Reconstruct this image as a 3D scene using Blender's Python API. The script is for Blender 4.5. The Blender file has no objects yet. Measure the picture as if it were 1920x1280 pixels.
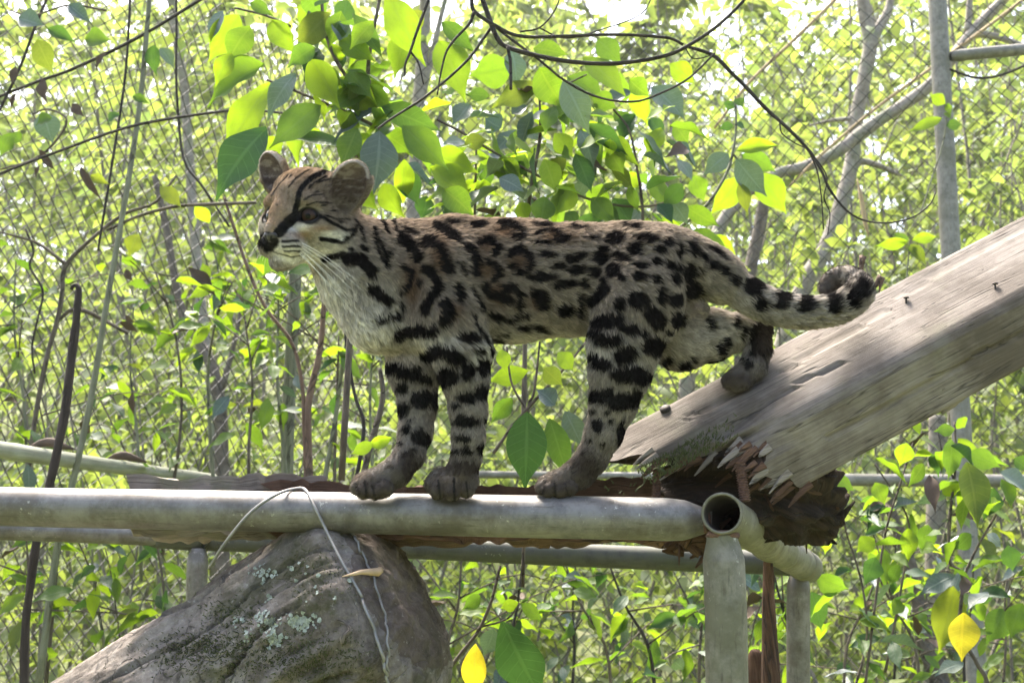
import bpy, math, random
import numpy as np
from mathutils import Vector, Matrix

random.seed(7)
RS = np.random.RandomState(11)
C = bpy.context.scene.collection
scn = bpy.context.scene

# ---------------------------------------------------------------- camera, sky, sun, exposure
FPX = 2400.0                      # focal length in pixels of the 1920 px wide photograph
PITCH = math.radians(12.4)
CAMZ = 1.30
cam_d = bpy.data.cameras.new('camera')
cam_d.sensor_width = 36.0
cam_d.lens = 36.0 * FPX / 1920.0
cam_d.clip_start = 0.05
cam_d.clip_end = 600.0
cam_d.dof.use_dof = True
cam_d.dof.focus_distance = 1.66
cam_d.dof.aperture_fstop = 12.0
cam = bpy.data.objects.new('camera', cam_d)
cam.location = (0, 0, CAMZ)
cam.rotation_euler = (math.radians(90) + PITCH, 0, 0)
C.objects.link(cam)
scn.camera = cam

SUN_EL, SUN_AZ = math.radians(63), math.radians(-24)     # azimuth measured from +Y towards +X
world = bpy.data.worlds.new('World')
scn.world = world
world.use_nodes = True
wn = world.node_tree
sky = wn.nodes.new('ShaderNodeTexSky')
sky.sky_type = 'NISHITA'
sky.sun_disc = False
sky.sun_elevation = SUN_EL
sky.sun_rotation = SUN_AZ
sky.air_density = 1.0
sky.dust_density = 6.0
sky.ozone_density = 1.0
wn.links.new(sky.outputs[0], wn.nodes['Background'].inputs[0])
wn.nodes['Background'].inputs[1].default_value = 0.15
sun_d = bpy.data.lights.new('sun', 'SUN')
sun_d.energy = 4.0
sun_d.angle = math.radians(18.0)
sun_d.color = (1.0, 0.94, 0.84)
sun = bpy.data.objects.new('sun', sun_d)
sv = Vector((math.sin(SUN_AZ) * math.cos(SUN_EL), math.cos(SUN_AZ) * math.cos(SUN_EL), math.sin(SUN_EL)))
sun.rotation_euler = sv.to_track_quat('Z', 'Y').to_euler()
sun.location = (0, 0, 12)
C.objects.link(sun)
scn.view_settings.view_transform = 'Standard'
scn.view_settings.look = 'None'
scn.view_settings.exposure = 2.25
scn.view_settings.gamma = 1.0
scn.view_settings.use_curve_mapping = False
scn.cycles.max_bounces = 8
scn.cycles.transparent_max_bounces = 8

# ---------------------------------------------------------------- helpers
CT, ST = math.cos(PITCH), math.sin(PITCH)


def at(px, py, Y):
    """World point on the sight line of a photo pixel, at world depth Y."""
    a, b = (px - 960.0) / FPX, (640.0 - py) / FPX
    dy, dz = CT - b * ST, ST + b * CT
    s = Y / dy
    return Vector((a * s, Y, CAMZ + dz * s))


def pxm(px, py, Y):
    """Metres per photo pixel there."""
    b = (640.0 - py) / FPX
    return Y / (CT - b * ST) / FPX


def project(P):
    x, y, z = P[:, 0], P[:, 1], P[:, 2] - CAMZ
    dep = y * CT + z * ST
    return 960 + FPX * x / dep, 640 - FPX * (-y * ST + z * CT) / dep


def lin(c):
    return tuple((v / 12.92 if v <= 0.04045 else ((v + 0.055) / 1.055) ** 2.4) for v in c)


def hash3(i, j, k):
    n = (i * 374761393 + j * 668265263 + k * 2147483647) & 0xFFFFFFFF
    n = ((n ^ (n >> 13)) * 1274126177) & 0xFFFFFFFF
    return ((n ^ (n >> 16)) & 0xFFFF) / 65535.0


def vnoise(P):
    """Value noise in 0..1 at points P (n x 3)."""
    P = np.asarray(P, float)
    I = np.floor(P).astype(np.int64)
    f = P - I
    f = f * f * (3 - 2 * f)
    I = I & 0xFFFF
    r = 0
    for a in (0, 1):
        wa = f[:, 0] if a else 1 - f[:, 0]
        for b in (0, 1):
            wb = f[:, 1] if b else 1 - f[:, 1]
            for c in (0, 1):
                wc = f[:, 2] if c else 1 - f[:, 2]
                r = r + wa * wb * wc * hash3(I[:, 0] + a, I[:, 1] + b, I[:, 2] + c)
    return r


def fbm(P, o=4):
    s, a, t = 0, 0.5, 0
    for k in range(o):
        s = s + a * vnoise(P * 2 ** k + 17.3 * k)
        t += a
        a *= 0.5
    return s / t


def smooth(x, a, b):
    t = np.clip((x - a) / (b - a), 0, 1)
    return t * t * (3 - 2 * t)


class MB:
    """Collects shapes; build() links them as one mesh object."""

    def __init__(self):
        self.v, self.f, self.m, self.uv, self.n = [], [], [], [], 0

    def add(self, V, F, uv=None, mat=0):
        V = np.asarray(V, float)
        self.v.append(V)
        for f in F:
            self.f.append([i + self.n for i in f])
            self.m.append(mat)
        self.uv.append(np.zeros((len(V), 2)) if uv is None else np.asarray(uv, float))
        self.n += len(V)

    def tube(self, pts, rad, sides=8, cap=True, wob=0.0, seed=0, mat=0, flat=None):
        pts = np.array([tuple(p) for p in pts], float)
        n = len(pts)
        rad = np.full(n, rad, float) if np.isscalar(rad) else np.asarray(rad, float)
        T = np.gradient(pts, axis=0)
        T /= np.linalg.norm(T, axis=1)[:, None] + 1e-12
        up = np.array([0, 0, 1.0]) if abs(T[0][2]) < 0.9 else np.array([0, 1.0, 0])
        N = np.cross(T[0], up)
        N /= np.linalg.norm(N)
        V, UV = [], []
        L = 0
        ang = np.arange(sides) * 2 * math.pi / sides
        for i in range(n):
            N = N - T[i] * np.dot(N, T[i])
            N /= np.linalg.norm(N) + 1e-12
            B = np.cross(T[i], N)
            if i:
                L += np.linalg.norm(pts[i] - pts[i - 1])
            r = np.full(sides, rad[i])
            if wob:
                q = np.stack([np.cos(ang) * 1.5, np.sin(ang) * 1.5, np.full(sides, L / max(rad[i], 1e-4) * 0.35 + seed * 9.1)], 1)
                r = r * (1 + wob * (vnoise(q + 50) - 0.5) * 2)
            fx = 1.0 if flat is None else flat[i]
            V.append(pts[i] + (np.cos(ang) * r)[:, None] * N * fx + (np.sin(ang) * r)[:, None] * B)
            UV.append(np.stack([np.full(sides, L), ang * rad[i]], 1))
        V = np.concatenate(V)
        F = []
        for i in range(n - 1):
            for j in range(sides):
                k = (j + 1) % sides
                F.append((i * sides + j, i * sides + k, (i + 1) * sides + k, (i + 1) * sides + j))
        if cap:
            F.append(tuple(range(sides))[::-1])
            F.append(tuple(range((n - 1) * sides, n * sides)))
        self.add(V, F, np.concatenate(UV), mat)

    def build(self, name, mats, parent=None, smooth_=True, loc=None):
        me = bpy.data.meshes.new(name)
        V = np.concatenate(self.v)
        if loc is not None:
            V = V - np.array(loc)
        me.from_pydata(V.tolist(), [], self.f)
        if not isinstance(mats, (list, tuple)):
            mats = [mats]
        for m in mats:
            me.materials.append(m)
        me.polygons.foreach_set('material_index', self.m)
        if smooth_:
            me.polygons.foreach_set('use_smooth', [True] * len(me.polygons))
        uvl = me.uv_layers.new(name='UVMap')
        UV = np.concatenate(self.uv)
        li = np.empty(len(me.loops), np.int32)
        me.loops.foreach_get('vertex_index', li)
        uvl.data.foreach_set('uv', UV[li].astype(np.float32).ravel())
        me.update()
        return link(name, me, parent)


def link(name, data, parent=None):
    o = bpy.data.objects.new(name, data)
    C.objects.link(o)
    if parent is not None:
        o.parent = parent
        o.matrix_parent_inverse = Matrix.Translation(-parent.location)
    return o


def tag(o, label=None, cat=None, group=None, kind=None):
    for k, v in (('label', label), ('category', cat), ('group', group), ('kind', kind)):
        if v:
            o[k] = v
    return o


def thing(name, label, cat, loc, group=None):
    o = bpy.data.objects.new(name, None)
    C.objects.link(o)
    o.location = loc
    o.empty_display_size = 0.05
    return tag(o, label, cat, group)


def poly(pts, Y, n=None):
    """Smooth world polyline through photo pixels: pts (px, py[, Y])."""
    P = [at(p[0], p[1], p[2] if len(p) > 2 else Y) for p in pts]
    return spline(P, n or max(2, len(pts) * 4))


def spline(P, n):
    P = np.array([tuple(p) for p in P], float)
    m = len(P)
    if m < 3:
        t = np.linspace(0, 1, n)[:, None]
        return P[0] * (1 - t) + P[-1] * t
    E = np.vstack([2 * P[0] - P[1], P, 2 * P[-1] - P[-2]])
    out = []
    for t in np.linspace(0, m - 1 - 1e-6, n):
        i = int(t)
        f = t - i
        a, b, c, d = E[i], E[i + 1], E[i + 2], E[i + 3]
        out.append(0.5 * (2 * b + (c - a) * f + (2 * a - 5 * b + 4 * c - d) * f * f + (3 * b - a - 3 * c + d) * f ** 3))
    return np.array(out)


# ---------------------------------------------------------------- materials
def mat(name):
    m = bpy.data.materials.new(name)
    m.use_nodes = True
    nt = m.node_tree
    return m, nt, nt.nodes['Principled BSDF']


def N(nt, t, **kw):
    n = nt.nodes.new(t)
    for k, v in kw.items():
        if k.startswith('i_'):
            key = k[2:]
            n.inputs[int(key) if key.isdigit() else key.replace('_', ' ')].default_value = v
        else:
            setattr(n, k, v)
    return n


def ramp(nt, stops):
    r = nt.nodes.new('ShaderNodeValToRGB')
    cr = r.color_ramp
    while len(cr.elements) < len(stops):
        cr.elements.new(0.5)
    for e, (p, c) in zip(cr.elements, stops):
        e.position = p
        e.color = (*c, 1) if len(c) == 3 else c
    return r


def mix(nt, fac, a, b, blend='MIX'):
    n = nt.nodes.new('ShaderNodeMix')
    n.data_type = 'RGBA'
    n.blend_type = blend
    for sock, v in ((n.inputs[0], fac), (n.inputs[6], a), (n.inputs[7], b)):
        if isinstance(v, (int, float)):
            sock.default_value = v
        elif isinstance(v, tuple):
            sock.default_value = (*v, 1) if len(v) == 3 else v
        else:
            nt.links.new(v, sock)
    return n.outputs[2]


def noise(nt, vec, scale, detail=4, rough=0.55, dist=0.0):
    n = N(nt, 'ShaderNodeTexNoise')
    n.inputs['Scale'].default_value = scale
    n.inputs['Detail'].default_value = detail
    n.inputs['Roughness'].default_value = rough
    n.inputs['Distortion'].default_value = dist
    if vec is not None:
        nt.links.new(vec, n.inputs['Vector'])
    return n.outputs['Fac']


def mapped(nt, src, scale):
    m = N(nt, 'ShaderNodeMapping')
    m.inputs['Scale'].default_value = scale
    nt.links.new(src, m.inputs['Vector'])
    return m.outputs[0]


def bump(nt, bsdf, h, strength=0.5, dist=0.004):
    b = N(nt, 'ShaderNodeBump')
    b.inputs['Strength'].default_value = strength
    b.inputs['Distance'].default_value = dist
    nt.links.new(h, b.inputs['Height'])
    nt.links.new(b.outputs[0], bsdf.inputs['Normal'])
    return b


def wood_mat(name, dark, mid, light, grain=(5, 70, 1), moss=None, crack=0.42, rough=0.85, bs=0.8, stain=0.35):
    m, nt, p = mat(name)
    uv = N(nt, 'ShaderNodeTexCoord').outputs['UV']
    obj = N(nt, 'ShaderNodeTexCoord').outputs['Object']
    g = noise(nt, mapped(nt, uv, grain), 3.0, 8, 0.62, 0.3)
    fine = noise(nt, mapped(nt, uv, (grain[0] * 3, grain[1] * 4, 1)), 4.0, 3, 0.6)
    r = ramp(nt, [(0.25, dark), (0.45, mid), (0.7, light)])
    nt.links.new(g, r.inputs[0])
    col = mix(nt, 0.35, r.outputs[0], mix(nt, fine, dark, light))
    bl = noise(nt, obj, 9.0, 5, 0.6)
    rb = ramp(nt, [(0.4, (0.45, 0.42, 0.38)), (0.6, (1, 1, 1))])
    nt.links.new(bl, rb.inputs[0])
    col = mix(nt, stain, col, rb.outputs[0], 'MULTIPLY')
    # long drying cracks along the grain
    ck = noise(nt, mapped(nt, uv, (grain[0] * 0.35, grain[1] * 0.22, 1)), 2.2, 3, 0.55, 0.8)
    rc = ramp(nt, [(crack - 0.012, (1, 1, 1)), (crack, (0, 0, 0)), (crack + 0.004, (0, 0, 0)), (crack + 0.016, (1, 1, 1))])
    nt.links.new(ck, rc.inputs[0])
    col = mix(nt, rc.outputs[0], mix(nt, 0.75, col, (0.025, 0.02, 0.016)), col)
    if moss:
        mo = noise(nt, obj, moss[1], 6, 0.65)
        rm = ramp(nt, [(moss[2], (0, 0, 0)), (moss[2] + 0.09, (1, 1, 1))])
        nt.links.new(mo, rm.inputs[0])
        f = N(nt, 'ShaderNodeMath', operation='MULTIPLY')
        nt.links.new(rm.outputs[0], f.inputs[0])
        f.inputs[1].default_value = moss[3]
        col = mix(nt, f.outputs[0], col, moss[0])
    nt.links.new(col, p.inputs['Base Color'])
    p.inputs['Roughness'].default_value = rough
    p.inputs['Specular IOR Level'].default_value = 0.25
    h = mix(nt, 0.5, mix(nt, 0.35, g, fine), rc.outputs[0])
    bump(nt, p, h, bs, 0.006)
    return m


M = {}
M['beam'] = wood_mat('weathered_beam', (0.055, 0.043, 0.034), (0.165, 0.137, 0.114), (0.275, 0.24, 0.208), (5, 110, 1), ((0.16, 0.155, 0.10), 6.0, 0.56, 0.3), 0.40, bs=0.5, stain=0.9)
M['plank'] = wood_mat('grey_plank', (0.07, 0.055, 0.045), (0.20, 0.165, 0.135), (0.36, 0.32, 0.28), (5, 90, 1), ((0.12, 0.14, 0.06), 9.0, 0.56, 0.4), 0.45)
M['rot'] = wood_mat('red_rotten_wood', (0.02, 0.012, 0.009), (0.085, 0.043, 0.026), (0.22, 0.13, 0.085), (7, 90, 1), None, 0.44, 0.95, 1.0, 0.6)
M['darkrot'] = wood_mat('dark_rotten_wood', (0.006, 0.005, 0.004), (0.020, 0.014, 0.010), (0.075, 0.048, 0.032), (7, 60, 1), None, 0.45, 0.95, 1.0, 0.6)
M['stick'] = wood_mat('dark_stick_bark', (0.012, 0.009, 0.008), (0.035, 0.026, 0.022), (0.085, 0.065, 0.055), (6, 40, 1), None, 0.45)
M['darktwig'] = wood_mat('dark_twig_bark', (0.012, 0.010, 0.009), (0.03, 0.026, 0.022), (0.07, 0.06, 0.05), (8, 40, 1), None, 0.45)
M['twig'] = wood_mat('brown_twig_bark', (0.03, 0.024, 0.018), (0.09, 0.072, 0.055), (0.18, 0.15, 0.115), (8, 40, 1), None, 0.45)
M['paletwig'] = wood_mat('pale_twig_bark', (0.08, 0.07, 0.055), (0.20, 0.175, 0.14), (0.34, 0.31, 0.26), (8, 40, 1), None, 0.3)
M['redtwig'] = wood_mat('reddish_twig_bark', (0.05, 0.028, 0.02), (0.14, 0.085, 0.06), (0.23, 0.16, 0.12), (8, 40, 1), None, 0.45)
M['green_stem'] = wood_mat('grey_green_stem', (0.07, 0.075, 0.045), (0.15, 0.155, 0.10), (0.26, 0.26, 0.19), (6, 40, 1), None, 0.45)
M['trunk'] = wood_mat('pale_trunk_bark', (0.10, 0.085, 0.07), (0.24, 0.21, 0.18), (0.42, 0.385, 0.34), (12, 14, 1), ((0.16, 0.19, 0.11), 8.0, 0.54, 0.5), 0.36)
M['darktrunk'] = wood_mat('brown_trunk_bark', (0.04, 0.032, 0.026), (0.11, 0.09, 0.072), (0.22, 0.19, 0.16), (12, 16, 1), None, 0.40)
M['reed'] = wood_mat('dry_reed', (0.20, 0.135, 0.07), (0.36, 0.26, 0.14), (0.5, 0.39, 0.24), (4, 60, 1), None, 0.3)
M['bamboo'] = wood_mat('grey_green_bamboo', (0.14, 0.15, 0.10), (0.28, 0.29, 0.21), (0.42, 0.42, 0.34), (3, 30, 1), None, 0.36)


def pipe_mat(name, base, alg, rough=0.5, metal=0.35):
    m, nt, p = mat(name)
    obj = N(nt, 'ShaderNodeTexCoord').outputs['Object']
    uv = N(nt, 'ShaderNodeTexCoord').outputs['UV']
    a = noise(nt, obj, 38.0, 8, 0.7)
    r = ramp(nt, [(0.32, tuple(c * 0.5 for c in base)), (0.52, base), (0.72, tuple(min(0.8, c * 1.25) for c in base))])
    nt.links.new(a, r.inputs[0])
    g = noise(nt, obj, 9.0, 8, 0.72)
    rg = ramp(nt, [(0.46, (0, 0, 0)), (0.58, (1, 1, 1))])
    nt.links.new(g, rg.inputs[0])
    f = N(nt, 'ShaderNodeMath', operation='MULTIPLY')
    nt.links.new(rg.outputs[0], f.inputs[0])
    f.inputs[1].default_value = 0.75
    col = mix(nt, f.outputs[0], r.outputs[0], alg)
    # fine pale crust and dark specks
    s = noise(nt, obj, 120.0, 3, 0.7)
    rs = ramp(nt, [(0.62, (0, 0, 0)), (0.70, (1, 1, 1))])
    nt.links.new(s, rs.inputs[0])
    s2 = noise(nt, obj, 12.0, 2, 0.5)
    rs2 = ramp(nt, [(0.52, (0, 0, 0)), (0.62, (0.8, 0.8, 0.8))])
    nt.links.new(s2, rs2.inputs[0])
    col = mix(nt, mix(nt, 1.0, rs.outputs[0], rs2.outputs[0], 'MULTIPLY'), col, (0.42, 0.40, 0.34))
    d = noise(nt, mapped(nt, uv, (6, 40, 1)), 4.0, 4, 0.6)
    rd = ramp(nt, [(0.30, (0.45, 0.42, 0.36)), (0.44, (1, 1, 1))])
    nt.links.new(d, rd.inputs[0])
    col = mix(nt, 0.7, col, rd.outputs[0], 'MULTIPLY')
    nt.links.new(col, p.inputs['Base Color'])
    p.inputs['Metallic'].default_value = metal
    p.inputs['Roughness'].default_value = rough
    bump(nt, p, a, 0.25, 0.002)
    return m


M['pipe'] = pipe_mat('galvanised_pipe', (0.165, 0.153, 0.14), (0.08, 0.067, 0.05))
M['pipe_green'] = pipe_mat('algae_pipe', (0.18, 0.165, 0.132), (0.095, 0.09, 0.05), 0.65, 0.15)
M['pipe_dark'] = pipe_mat('dull_pipe', (0.055, 0.055, 0.042), (0.05, 0.055, 0.03), 0.7, 0.15)
M['post'] = pipe_mat('old_post_pipe', (0.20, 0.19, 0.165), (0.13, 0.125, 0.09), 0.7, 0.1)


def plain(name, col, rough=0.6, metal=0.0, var=0.3, scale=40):
    m, nt, p = mat(name)
    obj = N(nt, 'ShaderNodeTexCoord').outputs['Object']
    a = noise(nt, obj, scale, 4, 0.6)
    r = ramp(nt, [(0.3, tuple(c * (1 - var) for c in col)), (0.7, tuple(min(1, c * (1 + var)) for c in col))])
    nt.links.new(a, r.inputs[0])
    nt.links.new(r.outputs[0], p.inputs['Base Color'])
    p.inputs['Roughness'].default_value = rough
    p.inputs['Metallic'].default_value = metal
    return m


M['inside'] = plain('pipe_inside', (0.035, 0.028, 0.022), 0.95)
M['rust'] = plain('rusty_iron', (0.10, 0.052, 0.034), 0.85, 0.2, 0.5, 200)
M['iron'] = plain('dark_iron', (0.045, 0.035, 0.03), 0.7, 0.4, 0.5, 200)
M['wire'] = plain('grey_wire', (0.20, 0.19, 0.175), 0.5, 0.5)
M['netwire'] = plain('netting_wire', (0.05, 0.047, 0.042), 0.6, 0.3, 0.5, 6)
M['sliver'] = plain('pale_wood_sliver', (0.42, 0.29, 0.17), 0.7, 0, 0.2, 60)
M['lichen'] = plain('grey_lichen', (0.27, 0.295, 0.25), 0.9, 0, 0.3, 300)
M['moss'] = plain('green_moss', (0.05, 0.058, 0.016), 0.95, 0, 0.5, 200)
M['whisker'] = plain('whisker', (0.8, 0.78, 0.74), 0.4, 0, 0.05)
M['deadleaf'] = plain('dead_leaf', (0.075, 0.048, 0.03), 0.8, 0, 0.4, 30)


def leaf_mat(name, top, trans, tf=0.5, rough=0.5, spec=0.35, vein=1.35, attr=False, hole=False):
    m, nt, p = mat(name)
    uv = N(nt, 'ShaderNodeTexCoord').outputs['UV']
    sep = N(nt, 'ShaderNodeSeparateXYZ')
    nt.links.new(uv, sep.inputs[0])
    if attr:
        rnd = N(nt, 'ShaderNodeAttribute', attribute_name='tint').outputs['Fac']
    else:
        rnd = N(nt, 'ShaderNodeObjectInfo').outputs['Random']

    def var(c, k):
        r = ramp(nt, [(0.0, (c[0] * 0.62 * k, c[1] * 0.70, c[2] * 0.9)), (0.5, c), (1.0, (min(1, c[0] * 1.2), min(1, c[1] * 1.15), c[2] * 0.95))])
        nt.links.new(rnd, r.inputs[0])
        return r.outputs[0]
    a, t = var(top, 1), var(trans, 1)
    if not attr:
        ab = N(nt, 'ShaderNodeMath', operation='ABSOLUTE')
        nt.links.new(sep.outputs[1], ab.inputs[0])
        ma = N(nt, 'ShaderNodeMath', operation='MULTIPLY_ADD')      # t*9 - |s|*3.5
        nt.links.new(sep.outputs[0], ma.inputs[0])
        ma.inputs[1].default_value = 9.0
        m2 = N(nt, 'ShaderNodeMath', operation='MULTIPLY')
        nt.links.new(ab.outputs[0], m2.inputs[0])
        m2.inputs[1].default_value = -2.6
        nt.links.new(m2.outputs[0], ma.inputs[2])
        fr = N(nt, 'ShaderNodeMath', operation='FRACT')
        nt.links.new(ma.outputs[0], fr.inputs[0])
        rv = ramp(nt, [(0.0, (1, 1, 1)), (0.07, (0, 0, 0)), (0.93, (0, 0, 0)), (1.0, (1, 1, 1))])
        nt.links.new(fr.outputs[0], rv.inputs[0])
        rm = ramp(nt, [(0.02, (1, 1, 1)), (0.06, (0, 0, 0))])
        nt.links.new(ab.outputs[0], rm.inputs[0])
        v = mix(nt, 1.0, rv.outputs[0], rm.outputs[0], 'LIGHTEN')
        obj = N(nt, 'ShaderNodeTexCoord').outputs['Object']
        bl = noise(nt, obj, 5.0, 5, 0.65)
        rb = ramp(nt, [(0.30, (0.72, 0.78, 0.7)), (0.55, (1, 1, 1))])
        nt.links.new(bl, rb.inputs[0])
        a = mix(nt, 0.8, a, rb.outputs[0], 'MULTIPLY')
        t = mix(nt, 0.8, t, rb.outputs[0], 'MULTIPLY')
        f = N(nt, 'ShaderNodeMath', operation='MULTIPLY')
        nt.links.new(v, f.inputs[0])
        f.inputs[1].default_value = 0.6
        a = mix(nt, f.outputs[0], a, tuple(min(1, c * 1.5 + 0.03) for c in top))
        t = mix(nt, f.outputs[0], t, tuple(c * 0.72 for c in trans))
        bs_ = noise(nt, obj, 26.0, 3, 0.6)
        rb2 = ramp(nt, [(0.68, (0, 0, 0)), (0.73, (0.75, 0.75, 0.75))])
        nt.links.new(bs_, rb2.inputs[0])
        a = mix(nt, rb2.outputs[0], a, (0.10, 0.065, 0.02))
        t = mix(nt, rb2.outputs[0], t, (0.09, 0.05, 0.01))
        bump(nt, p, v, 0.35, 0.002)
    nt.links.new(a, p.inputs['Base Color'])
    p.inputs['Roughness'].default_value = rough
    p.inputs['Specular IOR Level'].default_value = spec
    tr = N(nt, 'ShaderNodeBsdfTranslucent')
    nt.links.new(t, tr.inputs[0])
    ms = N(nt, 'ShaderNodeMixShader')
    ms.inputs[0].default_value = tf
    nt.links.new(p.outputs[0], ms.inputs[1])
    nt.links.new(tr.outputs[0], ms.inputs[2])
    nt.links.new(ms.outputs[0], nt.nodes['Material Output'].inputs[0])
    return m


M['bright'] = leaf_mat('fresh_leaf', (0.10, 0.16, 0.025), (0.215, 0.335, 0.012), 0.55)
M['mid'] = leaf_mat('green_leaf', (0.06, 0.11, 0.025), (0.125, 0.225, 0.014), 0.5)
M['dark'] = leaf_mat('mature_leaf', (0.03, 0.07, 0.026), (0.065, 0.145, 0.016), 0.4)
M['blue'] = leaf_mat('skysheen_leaf', (0.115, 0.15, 0.12), (0.06, 0.11, 0.035), 0.25, 0.45, 0.6)  # grey-blue base colour paints the sky's sheen on shaded leaves
M['olive'] = leaf_mat('olive_leaf', (0.09, 0.12, 0.02), (0.17, 0.22, 0.016), 0.5)
M['yellow'] = leaf_mat('yellow_leaf', (0.40, 0.33, 0.025), (0.60, 0.48, 0.02), 0.5)
M['thicket'] = leaf_mat('thicket_leaf', (0.13, 0.17, 0.075), (0.235, 0.305, 0.055), 0.5, 0.6, 0.3, attr=True)
M['thicket_pale'] = leaf_mat('hazed_far_leaf', (0.15, 0.19, 0.075), (0.30, 0.37, 0.075), 0.5, 0.65, 0.25, attr=True)  # colour paled to stand in for haze and glow over the far woods

# ---------------------------------------------------------------- ground, hillside
def ground():
    mb = MB()
    n = 70
    xs = np.linspace(-60, 60, n)
    ys = np.concatenate([np.linspace(-12, 14, 40), np.linspace(15, 75, 40)])
    V, F = [], []
    for y in ys:
        for x in xs:
            z = 0.12 * (math.sin(x * 1.3 + y) * 0.3 + math.sin(y * 0.9 - x * 0.4) * 0.3)
            z += max(0, y - 9) * 0.36 - max(0, y - 60) * 0.2
            V.append((x, y, z))
    for j in range(len(ys) - 1):
        for i in range(n - 1):
            F.append((j * n + i, j * n + i + 1, (j + 1) * n + i + 1, (j + 1) * n + i))
    mb.add(V, F)
    m, nt, p = mat('forest_floor')
    obj = N(nt, 'ShaderNodeTexCoord').outputs['Object']
    a = noise(nt, obj, 2.0, 8, 0.65)
    r = ramp(nt, [(0.3, (0.05, 0.05, 0.02)), (0.5, (0.10, 0.13, 0.04)), (0.7, (0.16, 0.14, 0.09))])
    nt.links.new(a, r.inputs[0])
    sy = N(nt, 'ShaderNodeSeparateXYZ')
    nt.links.new(obj, sy.inputs[0])
    mr = N(nt, 'ShaderNodeMapRange')
    mr.inputs[1].default_value, mr.inputs[2].default_value = 8.0, 11.0
    nt.links.new(sy.outputs[1], mr.inputs[0])
    gr = noise(nt, obj, 1.2, 8, 0.7)
    rg = ramp(nt, [(0.3, (0.15, 0.19, 0.06)), (0.5, (0.27, 0.30, 0.12)), (0.7, (0.38, 0.37, 0.22))])  # hillside grass, paled so its colour carries haze and sunlit brightness
    nt.links.new(gr, rg.inputs[0])
    nt.links.new(mix(nt, mr.outputs[0], r.outputs[0], rg.outputs[0]), p.inputs['Base Color'])
    p.inputs['Roughness'].default_value = 0.95
    bump(nt, p, a, 0.8, 0.1)
    tag(mb.build('ground', m), kind='structure')


ground()
hz = MB()
hx, hy0, hy1, hz0, hz1 = 64, -14, 78, -1.2, 31
hz.add([(x, y, z) for x in (-hx, hx) for y in (hy0, hy1) for z in (hz0, hz1)], [(0, 1, 3, 2), (4, 6, 7, 5), (0, 4, 5, 1), (2, 3, 7, 6), (0, 2, 6, 4), (1, 5, 7, 3)])
hm = bpy.data.materials.new('haze_air')
hm.use_nodes = True
hm.node_tree.nodes.remove(hm.node_tree.nodes['Principled BSDF'])
pv = hm.node_tree.nodes.new('ShaderNodeVolumePrincipled')
pv.inputs['Color'].default_value = (0.95, 0.97, 0.95, 1)
pv.inputs['Density'].default_value = 0.0009
pv.inputs['Anisotropy'].default_value = 0.35
hm.node_tree.links.new(pv.outputs[0], hm.node_tree.nodes['Material Output'].inputs['Volume'])
tag(hz.build('haze', hm, smooth_=False), kind='stuff')


def ground_z(x, y):
    return max(0, y - 9) * 0.36 - max(0, y - 60) * 0.2


# ---------------------------------------------------------------- masses of undergrowth: stems with drooping leaves
def leaf_cloud(name, P, L, W, D, Nn, tint, m, extra=None):
    """P base points, D leaf directions, Nn normals, L/W sizes: kite leaves folded on the midrib, one mesh."""
    n = len(P)
    S = np.cross(Nn, D)
    S /= np.linalg.norm(S, axis=1)[:, None] + 1e-9
    Nn = np.cross(D, S)
    mid1 = P + D * (L * 0.38)[:, None] - Nn * (L * 0.05)[:, None]
    mid2 = P + D * (L * 0.72)[:, None] - Nn * (L * 0.02)[:, None]
    tip = P + D * L[:, None] + np.array([0, 0, -1]) * (L * 0.12)[:, None]
    s1, s2 = S * (W * 0.5)[:, None], S * (W * 0.36)[:, None]
    up = Nn * (W * 0.12)[:, None]
    V = np.stack([P, mid1, mid2, tip, mid1 + s1 + up, mid1 - s1 + up, mid2 + s2 + up, mid2 - s2 + up], 1).reshape(-1, 3)
    base = (np.arange(n) * 8)[:, None]
    tri = np.array([0, 4, 1, 0, 1, 5, 6, 3, 2, 2, 3, 7])[None] + base        # 4 tris
    quad = np.array([1, 4, 6, 2, 5, 1, 2, 7])[None] + base                    # 2 quads
    loops = np.concatenate([tri.reshape(-1), quad.reshape(-1)])
    nt_, nq = n * 4, n * 2
    starts = np.concatenate([np.arange(nt_) * 3, nt_ * 3 + np.arange(nq) * 4])
    me = bpy.data.meshes.new(name)
    if extra is not None:                          # stems: vertices, quads
        EV, EF = extra
        loops = np.concatenate([loops, (EF + len(V)).reshape(-1)])
        starts = np.concatenate([starts, starts[-1] + 4 + np.arange(len(EF)) * 4])
        V = np.concatenate([V, EV])
    me.vertices.add(len(V))
    me.vertices.foreach_set('co', V.astype(np.float32).ravel())
    me.loops.add(len(loops))
    me.loops.foreach_set('vertex_index', loops.astype(np.int32))
    me.polygons.add(len(starts))
    me.polygons.foreach_set('loop_start', starts.astype(np.int32))
    mi = np.zeros(len(starts), np.int32)
    mi[nt_ + nq:] = 1
    me.polygons.foreach_set('material_index', mi)
    at_ = me.attributes.new('tint', 'FLOAT', 'POINT')
    tv = np.zeros(len(V), np.float32)
    tv[:n * 8] = np.repeat(tint, 8)
    at_.data.foreach_set('value', tv)
    me.uv_layers.new(name='UVMap')
    me.update(calc_edges=True)
    me.materials.append(m)
    me.materials.append(M['paletwig'])
    o = link(name, me)
    tag(o, kind='stuff')
    return o


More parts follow.
